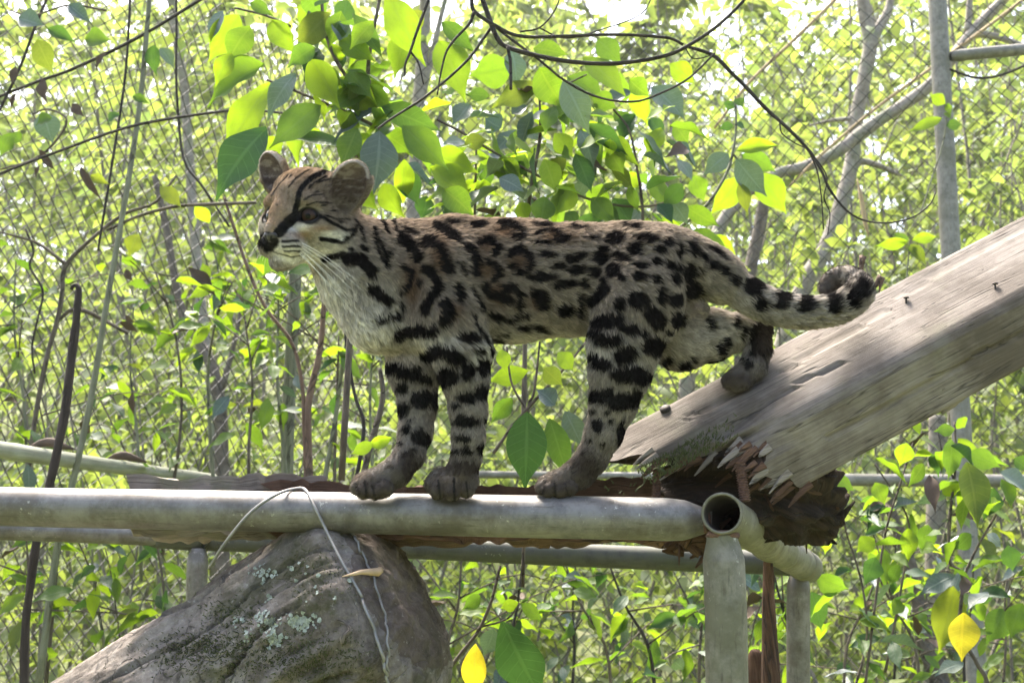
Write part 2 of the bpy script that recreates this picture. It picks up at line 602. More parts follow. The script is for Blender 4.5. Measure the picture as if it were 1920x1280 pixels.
def thicket(name, n_stems, xr, yr, hr, leaves, Lr, m, rs, bare=0.25):
    P, D, L, T = [], [], [], []
    EV, EF, ne = [], [], 0
    for s in range(n_stems):
        Y = rs.uniform(*yr)
        half = Y * 0.62 + 1.6
        x = rs.uniform(-half, half) if xr is None else rs.uniform(*xr)
        h = rs.uniform(*hr)
        z0 = ground_z(x, Y)
        lean = rs.normal(0, 0.22, 2)
        k = 7
        t = np.linspace(0, 1, k)
        bend = rs.normal(0, 0.25, 2)
        sp = np.stack([x + lean[0] * h * t + bend[0] * t ** 2, Y + lean[1] * h * 0.5 * t + bend[1] * t ** 2, z0 + h * t], 1)
        sp[1:-1] += rs.normal(0, 0.03, (k - 2, 3))
        r = (0.004 + 0.0028 * h) * (1 - 0.75 * t) * rs.uniform(0.6, 1.3)
        chains = [(sp, r)]
        nb = int(rs.randint(3, 8))
        for b in range(nb):
            u = rs.uniform(0.2, 0.95)
            i = int(u * (k - 1))
            b0 = sp[i] + (sp[min(i + 1, k - 1)] - sp[i]) * (u * (k - 1) - i)
            d = rs.normal(0, 1, 3)
            d[2] = abs(d[2]) * 0.5 + 0.1
            d /= np.linalg.norm(d)
            bl = rs.uniform(0.25, 0.8) * (0.5 + 0.18 * h)
            tt = np.linspace(0, 1, 4)[:, None]
            bp = b0 + d * bl * tt + np.array([0, 0, -0.35]) * bl * tt ** 2
            chains.append((bp, np.full(4, 0.0035) * np.linspace(1, 0.4, 4)))
        for cp, cr in chains:
            n = len(cp)
            a1, a2 = np.array([1.0, 0, 0]), np.array([0, 1.0, 0.2])
            ring = np.stack([cp + a1 * cr[:, None], cp - a1 * cr[:, None] * 0.5 + a2 * cr[:, None] * 0.87, cp - a1 * cr[:, None] * 0.5 - a2 * cr[:, None] * 0.87], 1)
            EV.append(ring.reshape(-1, 3))
            for i in range(n - 1):
                for j in range(3):
                    jj = (j + 1) % 3
                    EF.append((ne + i * 3 + j, ne + i * 3 + jj, ne + (i + 1) * 3 + jj, ne + (i + 1) * 3 + j))
            ne += n * 3
        nl = int(leaves * rs.uniform(0.5, 1.5) * h / np.mean(hr))
        tone = rs.uniform(0, 1)
        for _ in range(nl):
            cp = chains[rs.randint(len(chains))][0] if rs.rand() < 0.85 else sp
            u = rs.uniform(0.15, 1) * (len(cp) - 1)
            i = min(int(u), len(cp) - 2)
            p = cp[i] + (cp[i + 1] - cp[i]) * (u - i) + rs.normal(0, 0.03, 3)
            d = rs.normal(0, 1, 3)
            d[2] = d[2] * 0.5 - 0.45
            P.append(p)
            D.append(d)
            L.append(rs.uniform(*Lr) * (0.8 + 0.5 * tone))
            T.append(min(1, max(0, tone * 0.5 + rs.uniform(0, 0.6))))
    P, D, L, T = np.array(P), np.array(D), np.array(L), np.array(T)
    D /= np.linalg.norm(D, axis=1)[:, None]
    Nn = rs.normal(0, 0.55, D.shape) + np.array([0, -0.15, 0.8])
    return leaf_cloud(name, P, L, L * rs.uniform(0.34, 0.54, len(L)), D, Nn, T, m, (np.concatenate(EV), np.array(EF)))


thicket('undergrowth', 480, None, (5.0, 9.0), (1.2, 3.6), 110, (0.05, 0.11), M['thicket'], np.random.RandomState(3))
thicket('undergrowth', 540, None, (9.0, 16.0), (1.8, 7.0), 135, (0.07, 0.15), M['thicket'], np.random.RandomState(4))
thicket('far_woods', 430, None, (17.0, 42.0), (5.0, 14.0), 190, (0.16, 0.42), M['thicket_pale'], np.random.RandomState(5))
thicket('low_weeds', 430, None, (3.4, 7.0), (0.3, 1.0), 34, (0.04, 0.09), M['thicket'], np.random.RandomState(6))

# ---------------------------------------------------------------- chain link fence
def netting(name, A, B, zlo, zhi, parent, cell=0.031, seed=0, rw=0.0024, sag=0.03):
    """Zigzag wires between ground points A and B."""
    A, B = np.array(A, float), np.array(B, float)
    w = np.linalg.norm(B - A)
    e = (B - A) / w
    nrm = np.array([-e[1], e[0]])
    nw, nz = int(w / cell), int((zhi - zlo) / (cell * 1.1))
    ii = np.arange(nz + 1)
    V, F, nv = [], [], 0
    for k in range(nw):
        u = (k + np.where((ii + k) % 2 == 0, -0.02, 1.02)) * cell
        z = zlo + ii * cell * 1.1
        q = np.stack([u * 1.1, z * 1.1, np.full_like(u, seed * 7.7)], 1)
        du = (vnoise(q) - 0.5) * sag * 2 + (vnoise(q * 3.1 + 5) - 0.5) * sag * 0.8
        dz = (vnoise(q + 31) - 0.5) * sag * 2 + (vnoise(q * 3.1 + 77) - 0.5) * sag * 0.8
        dn = (vnoise(q * 0.8 + 91) - 0.5) * sag * 5 + np.where(ii % 2 == 0, 0.0016, -0.0016)
        P = np.stack([A[0] + e[0] * (u + du) + nrm[0] * dn, A[1] + e[1] * (u + du) + nrm[1] * dn, z + dz], 1)
        a1 = np.array([e[0], e[1], 0]) * rw
        a2 = np.array([nrm[0], nrm[1], 0]) * rw
        ring = np.stack([P + a1, P - a1 * 0.5 + a2 * 0.87, P - a1 * 0.5 - a2 * 0.87], 1).reshape(-1, 3)
        V.append(ring)
        i0 = nv + np.arange(nz)[:, None] * 3
        for j in range(3):
            jj = (j + 1) % 3
            F.append(np.concatenate([i0 + j, i0 + jj, i0 + 3 + jj, i0 + 3 + j], 1))
        nv += len(ring)
    me = bpy.data.meshes.new(name)
    me.from_pydata(np.concatenate(V).tolist(), [], np.concatenate(F).tolist())
    me.materials.append(M['netwire'])
    o = link(name, me, parent)
    o['kind'] = 'stuff'
    return o


def xy(px, Y):
    p = at(px, 640, Y)
    return (p.x, p.y)


def single(name, label, cat, pts, Y, r, m, sides=8, group=None, wob=0.1, n=None):
    """A thing that is one bent tube (stick, vine, pole)."""
    P = poly(pts, Y, n)
    rr = np.interp(np.linspace(0, 1, len(P)), np.linspace(0, 1, len(r)), r) if not np.isscalar(r) else np.full(len(P), r)
    mb = MB()
    mb.tube(P, rr, sides, True, wob, seed=RS.randint(100))
    o = mb.build(name, m)
    return tag(o, label, cat, group)


# back and right run: old round posts, a top arm, a lower rail and the netting
f1 = thing('chain_link_fence', 'chain link fence with old round post and rails behind the leaning timber beam', 'fence', Vector((*xy(1500, 4.6), 0)))
netting('wire_netting', xy(690, 4.9), xy(2100, 4.4), 0.35, 3.6, f1, seed=1)
mb = MB()
mb.tube(poly([(1754, -60), (1784, 490), (1832, 1290), (1845, 1500)], 4.35, 24), 0.034, 14, True, 0.05)
mb.build('post', M['post'], f1)
mb = MB()
mb.tube(poly([(1784, 106), (1850, 99), (1960, 90), (2150, 78)], 4.33, 12), [0.018] + [0.022] * 10 + [0.026], 12, True, 0.05)
mb.build('upper_rail', M['post'], f1)
mb = MB()
mb.tube(poly([(880, 889, 4.85), (1300, 893, 4.7), (1600, 899, 4.55), (1950, 901, 4.4), (2150, 902, 4.3)], 4.5, 20), [0.014] * 6 + [0.022] * 14, 12, True, 0.03)
mb.build('lower_rail', M['post'], f1)
# left run, nearer and sagging
f2 = thing('chain_link_fence', 'sagging chain link fence with bent wires beside the dark upright stick', 'fence', Vector((*xy(200, 4.0), 0)))
netting('wire_netting', tuple(np.array(xy(-420, 3.1)) * 1.6 - np.array(xy(690, 4.9)) * 0.6), xy(690, 4.9), 0.35, 3.4, f2, cell=0.028, seed=2, sag=0.07)

# ---------------------------------------------------------------- pipe frame
RY = 1.68
fr = thing('pipe_frame', 'weathered galvanised pipe frame the spotted cat stands on', 'pipe frame', at(1360, 1200, 1.9))


def rail_tube(name, pts, rads, m, Y=RY, sides=20, n=60, flat=None, parent=fr, wob=0.02):
    P = poly(pts, Y, n)
    t = np.linspace(0, 1, n)
    rp, rv = zip(*rads)
    r = np.interp(t, rp, rv)
    fl = None if flat is None else np.interp(t, *zip(*flat))
    mb = MB()
    mb.tube(P, r, sides, True, wob, flat=fl)
    return mb.build(name, m, parent)


k = pxm(960, 960, RY)
rail_tube('front_rail', [(-460, 937, 1.95), (0, 949, 1.80), (500, 958, 1.735), (1000, 968, RY), (1230, 973, 1.655), (1335, 977, 1.645)],
          [(0, 0.0270), (0.82, 0.0275), (0.89, 0.0255), (0.955, 0.0185), (1, 0.0125)], M['pipe'])
# cross pipe: an open hollow end towards the camera
ca, cb = at(1354, 962, 1.60), at(1512, 1062, 2.42)
mb = MB()
n = 26
P = np.array([ca.lerp(cb, i / (n - 1)) for i in range(n)])
R = 0.0262 + 0.0012 * np.sin(np.linspace(0, 30, n)) * (np.linspace(0, 1, n) > 0.35)
mb.tube(P, R, 24, False, 0.015)
mb.build('cross_pipe', M['pipe_green'], fr)
mb = MB()
d = (cb - ca).normalized()
ring = [ca - d * 0.0005, ca - d * 0.0022, ca - d * 0.001, ca + d * 0.01, ca + d * 0.30]
m1 = d.cross(Vector((0, 0, 1))).normalized()
m2 = d.cross(m1)
V = [q + (m1 * math.cos(a * math.pi / 12) + m2 * math.sin(a * math.pi / 12)) * r_ for q, r_ in zip(ring, [0.0262, 0.0252, 0.0226, 0.0220, 0.0220]) for a in range(24)]
mb.add(V, [(i * 24 + a, i * 24 + (a + 1) % 24, (i + 1) * 24 + (a + 1) % 24, (i + 1) * 24 + a) for i in range(4) for a in range(24)] + [tuple(range(96, 120))])
mb.m = [0] * 48 + [1] * 49
o = mb.build('pipe_mouth', [M['pipe_green'], M['inside']], fr)
# rough weld beads where the rail and the leg meet the cross pipe
for px, py, Y, rr in ((1322, 976, 1.642, 0.0145), (1355, 1004, 1.622, 0.019)):
    c = at(px, py, Y)
    mb = MB()
    v = Vector((1, 0, 0)) if py < 990 else Vector((0, 0, 1))
    mb.tube([c - v * 0.006, c - v * 0.003, c, c + v * 0.003, c + v * 0.006], [rr * 0.8, rr * 1.05, rr * 1.12, rr * 1.05, rr * 0.8], 18, True, 0.18, seed=int(px))
    mb.build('weld_bead', M['rust'], fr)
# sleeves on the far half of the cross pipe
for a, b, rr in ((0.42, 0.60, 0.0285), (0.64, 0.80, 0.0280), (0.90, 1.02, 0.0290)):
    mb = MB()
    q = [ca.lerp(cb, a + (b - a) * t) for t in (0, 0.04, 0.5, 0.96, 1)]
    mb.tube(q, [rr - 0.003, rr, rr, rr, rr - 0.003], 24, True)
    mb.build('pipe_sleeve', M['pipe_green'], fr)
rail_tube('leg', [(1353, 1000, 1.62), (1357, 1050, 1.625), (1361, 1150, 1.63), (1363, 1290, 1.64), (1366, 1600, 1.66)],
          [(0, 0.0185), (0.08, 0.020), (0.25, 0.0262), (1, 0.0270)], M['pipe_green'], flat=[(0, 1.0), (0.3, 1), (1, 1)])
rail_tube('leg', [(1499, 1075, 2.40), (1497, 1110, 2.40), (1497, 1290, 2.42), (1499, 1600, 2.44)],
          [(0, 0.014), (0.12, 0.016), (0.3, 0.0215), (1, 0.0215)], M['pipe'])
rail_tube('leg', [(372, 1028, 2.42), (369, 1100, 2.42), (366, 1400, 2.44)], [(0, 0.013), (0.1, 0.017), (0.3, 0.0195), (1, 0.0195)], M['pipe'])
rail_tube('rear_rail', [(-460, 981, 2.22), (0, 992, 2.34), (300, 1004, 2.42), (390, 1009, 2.44)], [(0, 0.019), (1, 0.0195)], M['pipe'])
rail_tube('rear_rail', [(380, 1011, 2.44), (780, 1026, 2.44), (1100, 1041, 2.44), (1430, 1054, 2.43), (1510, 1060, 2.42)], [(0, 0.021), (1, 0.0225)], M['pipe_dark'])
rail_tube('rail_coupling', [(298, 1004, 2.42), (302, 1004, 2.42), (378, 1009, 2.43), (384, 1009, 2.43)], [(0, 0.019), (0.05, 0.0235), (0.95, 0.0235), (1, 0.019)], M['pipe_dark'], n=12)

# ---------------------------------------------------------------- boards lying on the frame behind the rail
def board(name, label, x0, x1, ytop, ybot, Y0, Y1, m, seed, rag=0.03, nl=90):
    """A split, ragged board: cross-section rings along X."""
    rs = np.random.RandomState(seed)
    mb = MB()
    prof = [(0, 0), (0.25, 0.0), (0.5, 0.0), (0.75, 0), (1, 0), (1, -0.33), (1, -0.66), (1, -1), (0.66, -1), (0.33, -1), (0, -1), (0, -0.75), (0, -0.5), (0, -0.25)]
    V, UV = [], []
    for i in range(nl):
        t = i / (nl - 1)
        px = x0 + (x1 - x0) * t
        for j, (dy, dz) in enumerate(prof):
            yt = np.interp(px, *zip(*ytop))
            a = at(px, yt, Y0)
            th = (at(px, yt, Y0).z - at(px, ybot, Y0).z)
            nz = vnoise(np.array([[px * 0.012 + seed, dy * 3.0, dz * 5 + seed]]))[0] - 0.5
            nf = vnoise(np.array([[px * 0.06 + seed, dy * 7.0, dz * 9 + seed]]))[0] - 0.5
            end = 0
            if i == 0:
                end = -rs.uniform(0, rag)
            if i == nl - 1:
                end = rs.uniform(0, rag)
            V.append((a.x + end, Y0 + (Y1 - Y0) * dy + nf * 0.006, a.z + th * dz + nz * 0.010 + nf * 0.007))
            UV.append((a.x, j * 0.02))
    F = []
    np_ = len(prof)
    for i in range(nl - 1):
        for j in range(np_):
            kk = (j + 1) % np_
            F.append((i * np_ + j, (i + 1) * np_ + j, (i + 1) * np_ + kk, i * np_ + kk))
    F.append(tuple(range(np_)))
    F.append(tuple(range((nl - 1) * np_, nl * np_))[::-1])
    mb.add(V, F, UV)
    o = mb.build(name, m, smooth_=False)
    return tag(o, label, 'board', 'broken boards lying on the pipe frame')


board('board', 'grey weathered board with a squared end behind the rail by the wire loop', 258, 585, [(258, 893), (420, 896), (520, 891), (585, 898)], 1000, 1.80, 1.93, M['plank'], 3)
board('board', 'reddish splintered board behind the rail under the front paws', 540, 1015, [(540, 899), (650, 907), (760, 912), (850, 906), (1015, 911)], 1012, 1.77, 1.88, M['rot'], 5, 0.05, 120)
board('board', 'pale edged split board behind the rail under the hind paw', 985, 1310, [(985, 910), (1080, 899), (1200, 900), (1310, 904)], 1012, 1.79, 1.92, M['rot'], 8, 0.04, 90)

# ---------------------------------------------------------------- leaning timber beam
def beam():
    root = thing('timber_beam', 'thick grey cracked timber beam leaning up behind the pipe joint', 'timber beam', at(1560, 800, 1.75))
    Yf = 1.635
    e0, e1 = at(1370, 846, Yf), at(2130, 440, Yf - 0.02)
    ax = (e1 - e0).normalized()
    back = at(1375, 688, Yf + 0.115) - at(1375, 843, Yf)         # front edge -> back top edge
    back -= ax * back.dot(ax)
    down = at(1600, 865, Yf + 0.035) - at(1600, 722, Yf)        # front edge -> bottom edge
    down -= ax * down.dot(ax)
    L = (e1 - e0).length
    per = []
    nt_, nf = 26, 22
    for i in range(nt_):                    # top face, from back edge to front edge
        t = i / nt_
        per.append((back * (1 - t), (1 - t) * -0.5 - 0.0))
    for i in range(nf):
        per.append((down * (i / nf), i / nf))
    for i in range(10):
        per.append((down + back * (i / 10), 2))
    for i in range(10):
        per.append((down * (1 - i / 10) + back, 3))
    np_ = len(per)
    nl = 230
    V, UV = [], []
    ulen = 0
    cum = [0]
    for j in range(1, np_):
        cum.append(cum[-1] + (per[j][0] - per[j - 1][0]).length)
    for i in range(nl):
        t = (i / (nl - 1)) ** 1.15
        for j in range(np_):
            off, tagv = per[j]
            # the rotten end is cut on the slant: each side of the section starts at its own place
            if j < nt_:
                q = j / nt_
                s0 = -0.175 + 0.175 * q ** 1.2
            elif j < nt_ + nf:
                s0 = 0.0 + 0.065 * ((j - nt_) / nf)
            elif j < nt_ + nf + 10:
                s0 = 0.065 - 0.1 * (j - nt_ - nf) / 10
            else:
                s0 = -0.035 - 0.14 * (j - nt_ - nf - 10) / 10
            h = math.sin(j * 12.9898) * 43758.5453
            jag = (vnoise(np.array([[cum[j] * 70, 3.3, 1.0]]))[0] - 0.5) * 0.05
            s = s0 + jag * max(0, 1 - t * 9) + (L - s0) * t
            P = e0 + ax * s + off
            g1 = vnoise(np.array([[s * 4, cum[j] * 55, 2.2]]))[0] - 0.5
            g2 = vnoise(np.array([[s * 9, cum[j] * 150, 7.2]]))[0] - 0.5
            g3 = vnoise(np.array([[s * 3.0, cum[j] * 9, 4.2]]))[0] - 0.5
            nrm = (off - (down + back) * 0.5)
            nrm = nrm.normalized()
            amp = 0.0009 * g1 + 0.0009 * g2 + 0.0035 * g3
            # corner wear
            if j in (0, nt_ - 1, nt_, nt_ + 1, nt_ + nf, nt_ + nf + 1):
                amp -= 0.004
            # long cracks on the top face
            for cj, cs0, cs1, dep in ((9, -0.02, 0.30, 0.010), (17, 0.0, 0.20, 0.013), (5, 0.32, 0.66, 0.006), (37, 0.12, 0.5, 0.007)):
                if abs(j - cj - (vnoise(np.array([[s * 14, cj, 0.5]]))[0] - 0.5) * 2.2) < 0.5 and cs0 < s < cs1:
                    amp -= dep * 0.55
            # decayed hollow at the front corner of the end
            if s < 0.09 and nt_ - 12 < j < nt_ + 8:
                amp -= 0.05 * (1 - max(0, s) / 0.09) * (1 - abs(j - nt_) / 13) * (0.4 + g1 + 0.5)
            V.append(tuple(P + nrm * amp))
            UV.append((s, cum[j]))
    F = []
    for i in range(nl - 1):
        for j in range(np_):
            kx = (j + 1) % np_
            F.append((i * np_ + j, i * np_ + kx, (i + 1) * np_ + kx, (i + 1) * np_ + j))
    mb = MB()
    mb.add(V, F, UV)
    # closed, rough end
    c = np.array(V[:np_])
    rings = [c]
    cen = c.mean(0)
    allv, fc = [c], []
    for q in (0.75, 0.5, 0.25):
        rr = cen + (c - cen) * q + np.array(ax)[None] * ((fbm((cen + (c - cen) * q) * 60, 3) - 0.35) * 0.05)[:, None]
        allv.append(rr)
    allv = np.concatenate(allv)
    for r_ in range(3):
        for j in range(np_):
            kx = (j + 1) % np_
            fc.append((r_ * np_ + kx, r_ * np_ + j, (r_ + 1) * np_ + j, (r_ + 1) * np_ + kx))
    fc.append(tuple(range(3 * np_, 4 * np_))[::-1])
    mb.add(allv, fc, allv[:, [2, 0]], 1)
    mb.build('beam_timber', [M['beam'], M['darkrot']], root)
    # splinters and torn fibres along the decayed end
    rs = np.random.RandomState(9)

    def nrm_of(j):
        return (per[j][0] - (down + back) * 0.5).normalized()
    mbs = MB()
    for i in range(60):
        j = rs.randint(nt_ // 2, nt_ + nf + 10)
        p = np.array(V[j]) + np.array(ax) * rs.uniform(-0.004, 0.006) - np.array(nrm_of(j)) * 0.003 + rs.normal(0, 0.004, 3)
        dr = -np.array(ax) * rs.uniform(0.3, 1) + np.array([0, -0.25, -rs.uniform(0.1, 1.0)])
        dr /= np.linalg.norm(dr)
        ln = rs.uniform(0.012, 0.045)
        dr = dr * 0.45 - np.array(ax) * 0.5
        mbs.tube([p + np.array(ax) * 0.006, p + dr * ln * 0.6, p + dr * ln], [rs.uniform(0.003, 0.007), rs.uniform(0.002, 0.004), 0.001], 5, True, 0.4, seed=i, mat=int(rs.rand() < 0.55), flat=[0.35, 0.35, 0.35])
    o = mbs.build('splinter', [M['plank'], M['rot']], root, False)
    o['kind'] = 'stuff'
    # moss tuft along the front crack
    mbm = MB()
    for i in range(420):
        s = rs.normal(-0.055, 0.035)
        q = rs.uniform(0.10, 0.36)
        p = np.array(e0 + ax * s + back * q) + np.array([0, -0.002, 0.001])
        d = np.array([rs.normal(0, 0.5), -0.5 + rs.normal(0, 0.3), 0.8])
        mbm.tube([p, p + d * rs.uniform(0.003, 0.008)], [0.0011, 0.0003], 3, False)
    o = mbm.build('moss', M['moss'], root, False)
    o['kind'] = 'stuff'
    tn = ax.cross(back).normalized()
    if tn.z < 0:
        tn = -tn

    def on_top(px, py):
        o_ = Vector((0, 0, CAMZ))
        dv = at(px, py, 1.8) - o_
        return o_ + dv * ((e0 - o_).dot(tn) / dv.dot(tn))
    # bolts: two heads on the top face, two bent nails, two threaded rods through the rotten end
    for px, py, r in ((1248, 768, 0.0078),):
        c0 = on_top(px, py)
        mbb = MB()
        up = back.cross(ax).normalized()
        if up.z < 0:
            up = -up
        mbb.tube([c0 - tn * 0.02, c0 + tn * 0.003, c0 + tn * 0.005], [r, r, r * 0.7], 10)
        mbb.build('bolt', M['iron'], root)
    for px, py in ((1698, 560), (1865, 534)):
        c0 = on_top(px, py + 8)
        mbb = MB()
        mbb.tube([c0 - Vector((0, 0, 0.02)), c0 + Vector((0.001, 0, 0.006)), c0 + Vector((0.0015, 0, 0.007))], [0.0014, 0.0014, 0.0014], 6)
        mbb.tube([c0 + Vector((0.0015, 0, 0.007)), c0 + Vector((0.0015, 0, 0.0085))], [0.004, 0.0035], 8)
        mbb.build('nail', M['iron'], root)
    for pts, Y, r in (([(1231, 858), (1231, 950)], 1.72, 0.0058), ([(1388, 866), (1397, 940)], 1.655, 0.0070)):
        P = poly(pts, Y, 64)
        rr = [r * (1.12 if i % 4 < 2 else 0.85) for i in range(64)]
        mbb = MB()
        mbb.tube(P, rr, 9, True, 0.1)
        mbb.build('threaded_rod', M['rust'], root)
    # scars of pale crust and a knot on the front face
    mbk = MB()
    kc = at(1760, 752, Yf + 0.0235)
    for i in range(7):
        a = i * 0.9
        q = kc + ax * (0.012 * math.cos(a)) + down.normalized() * (0.016 * math.sin(a))
        mbk.tube([q - Vector((0, 0.002, 0)), q + ax * 0.02 + Vector((0, 0.004, 0.004)), q + ax * 0.045 + Vector((0, 0.012, 0.016))], [0.003, 0.007, 0.003], 7, True, 0.4, seed=i)
    mbk.build('knot', M['beam'], root)
    return e0, ax, back, down


E0, AX, BACK, DOWN = beam()


def lump(name, label, cat, pts, m, seed, amp=0.5, res=26, sq=(1, 1, 1), spl=0):
    """A crumbling mass swept through centre points (px, py, Y, r)."""
    mb = MB()
    P = [at(p[0], p[1], p[2]) for p in pts]
    NQ = 70
    Q = spline(P, NQ)
    r = np.interp(np.linspace(0, 1, NQ), np.linspace(0, 1, len(pts)), [p[3] for p in pts])
    r = r * np.clip(np.minimum(np.arange(NQ), NQ - 1 - np.arange(NQ)) / 4.0, 0.25, 1) ** 0.5
    mb.tube(Q, r, res, True, amp, seed=seed)
    rs = np.random.RandomState(seed)
    V = mb.v[0]
    cc_ = np.repeat(Q, res, axis=0)
    dn_ = V - cc_
    V += dn_ * ((fbm(V * np.array([30, 60, 90]) + seed, 5) - 0.5) * 1.0 + (vnoise(V * np.array([40, 60, 260])) - 0.5) * 0.25)[:, None]
    for i in range(spl):
        j = rs.randint(len(V))
        p = V[j]
        d = rs.normal(0, 1, 3)
        d[2] -= 0.4
        d[1] -= 0.6
        d /= np.linalg.norm(d)
        ln = rs.uniform(0.015, 0.05)
        mb.tube([p - d * 0.012, p + d * ln * 0.4, p + d * ln * 0.7], [rs.uniform(0.004, 0.008), rs.uniform(0.003, 0.005), 0.0015], 5, True, 0.4, seed=i, mat=int(rs.rand() < 0.6), flat=[0.35, 0.35, 0.35])
    o = mb.build(name, m)
    return tag(o, label, cat)


lump('rotten_block', 'dark crumbling rotten wood block between the beam end and the pipe joint', 'wood block',
     [(1235, 905, 1.80, 0.024), (1320, 903, 1.775, 0.046), (1400, 912, 1.775, 0.058), (1470, 935, 1.79, 0.060), (1518, 972, 1.84, 0.044), (1545, 998, 1.87, 0.026)],
     [M['darkrot'], M['rot']], 4, 0.45, 64, spl=26)
lump('splintered_wood', 'torn reddish wood splinters sticking out beneath the pipe joint', 'wood splinters',
     [(1262, 1032, 1.70, 0.006), (1290, 1010, 1.70, 0.016), (1325, 1008, 1.70, 0.018), (1345, 1015, 1.70, 0.012)],
     [M['rot'], M['rot']], 6, 0.5, 16, spl=40)
single('rotten_stake', 'narrow reddish rotten stake standing between the two right pipe legs', 'stake', [(1438, 1040), (1441, 1110), (1444, 1200), (1447, 1300), (1449, 1500)], 2.0, [0.007, 0.009, 0.013, 0.017, 0.018], M['rot'], 9, wob=0.35, n=40)
single('rotten_stub', 'short jagged rotten stub beside the reddish stake', 'stump', [(1418, 1216), (1417, 1230), (1416, 1300), (1414, 1500)], 2.05, [0.004, 0.011, 0.014, 0.015], M['rot'], 9, wob=0.4, n=30)

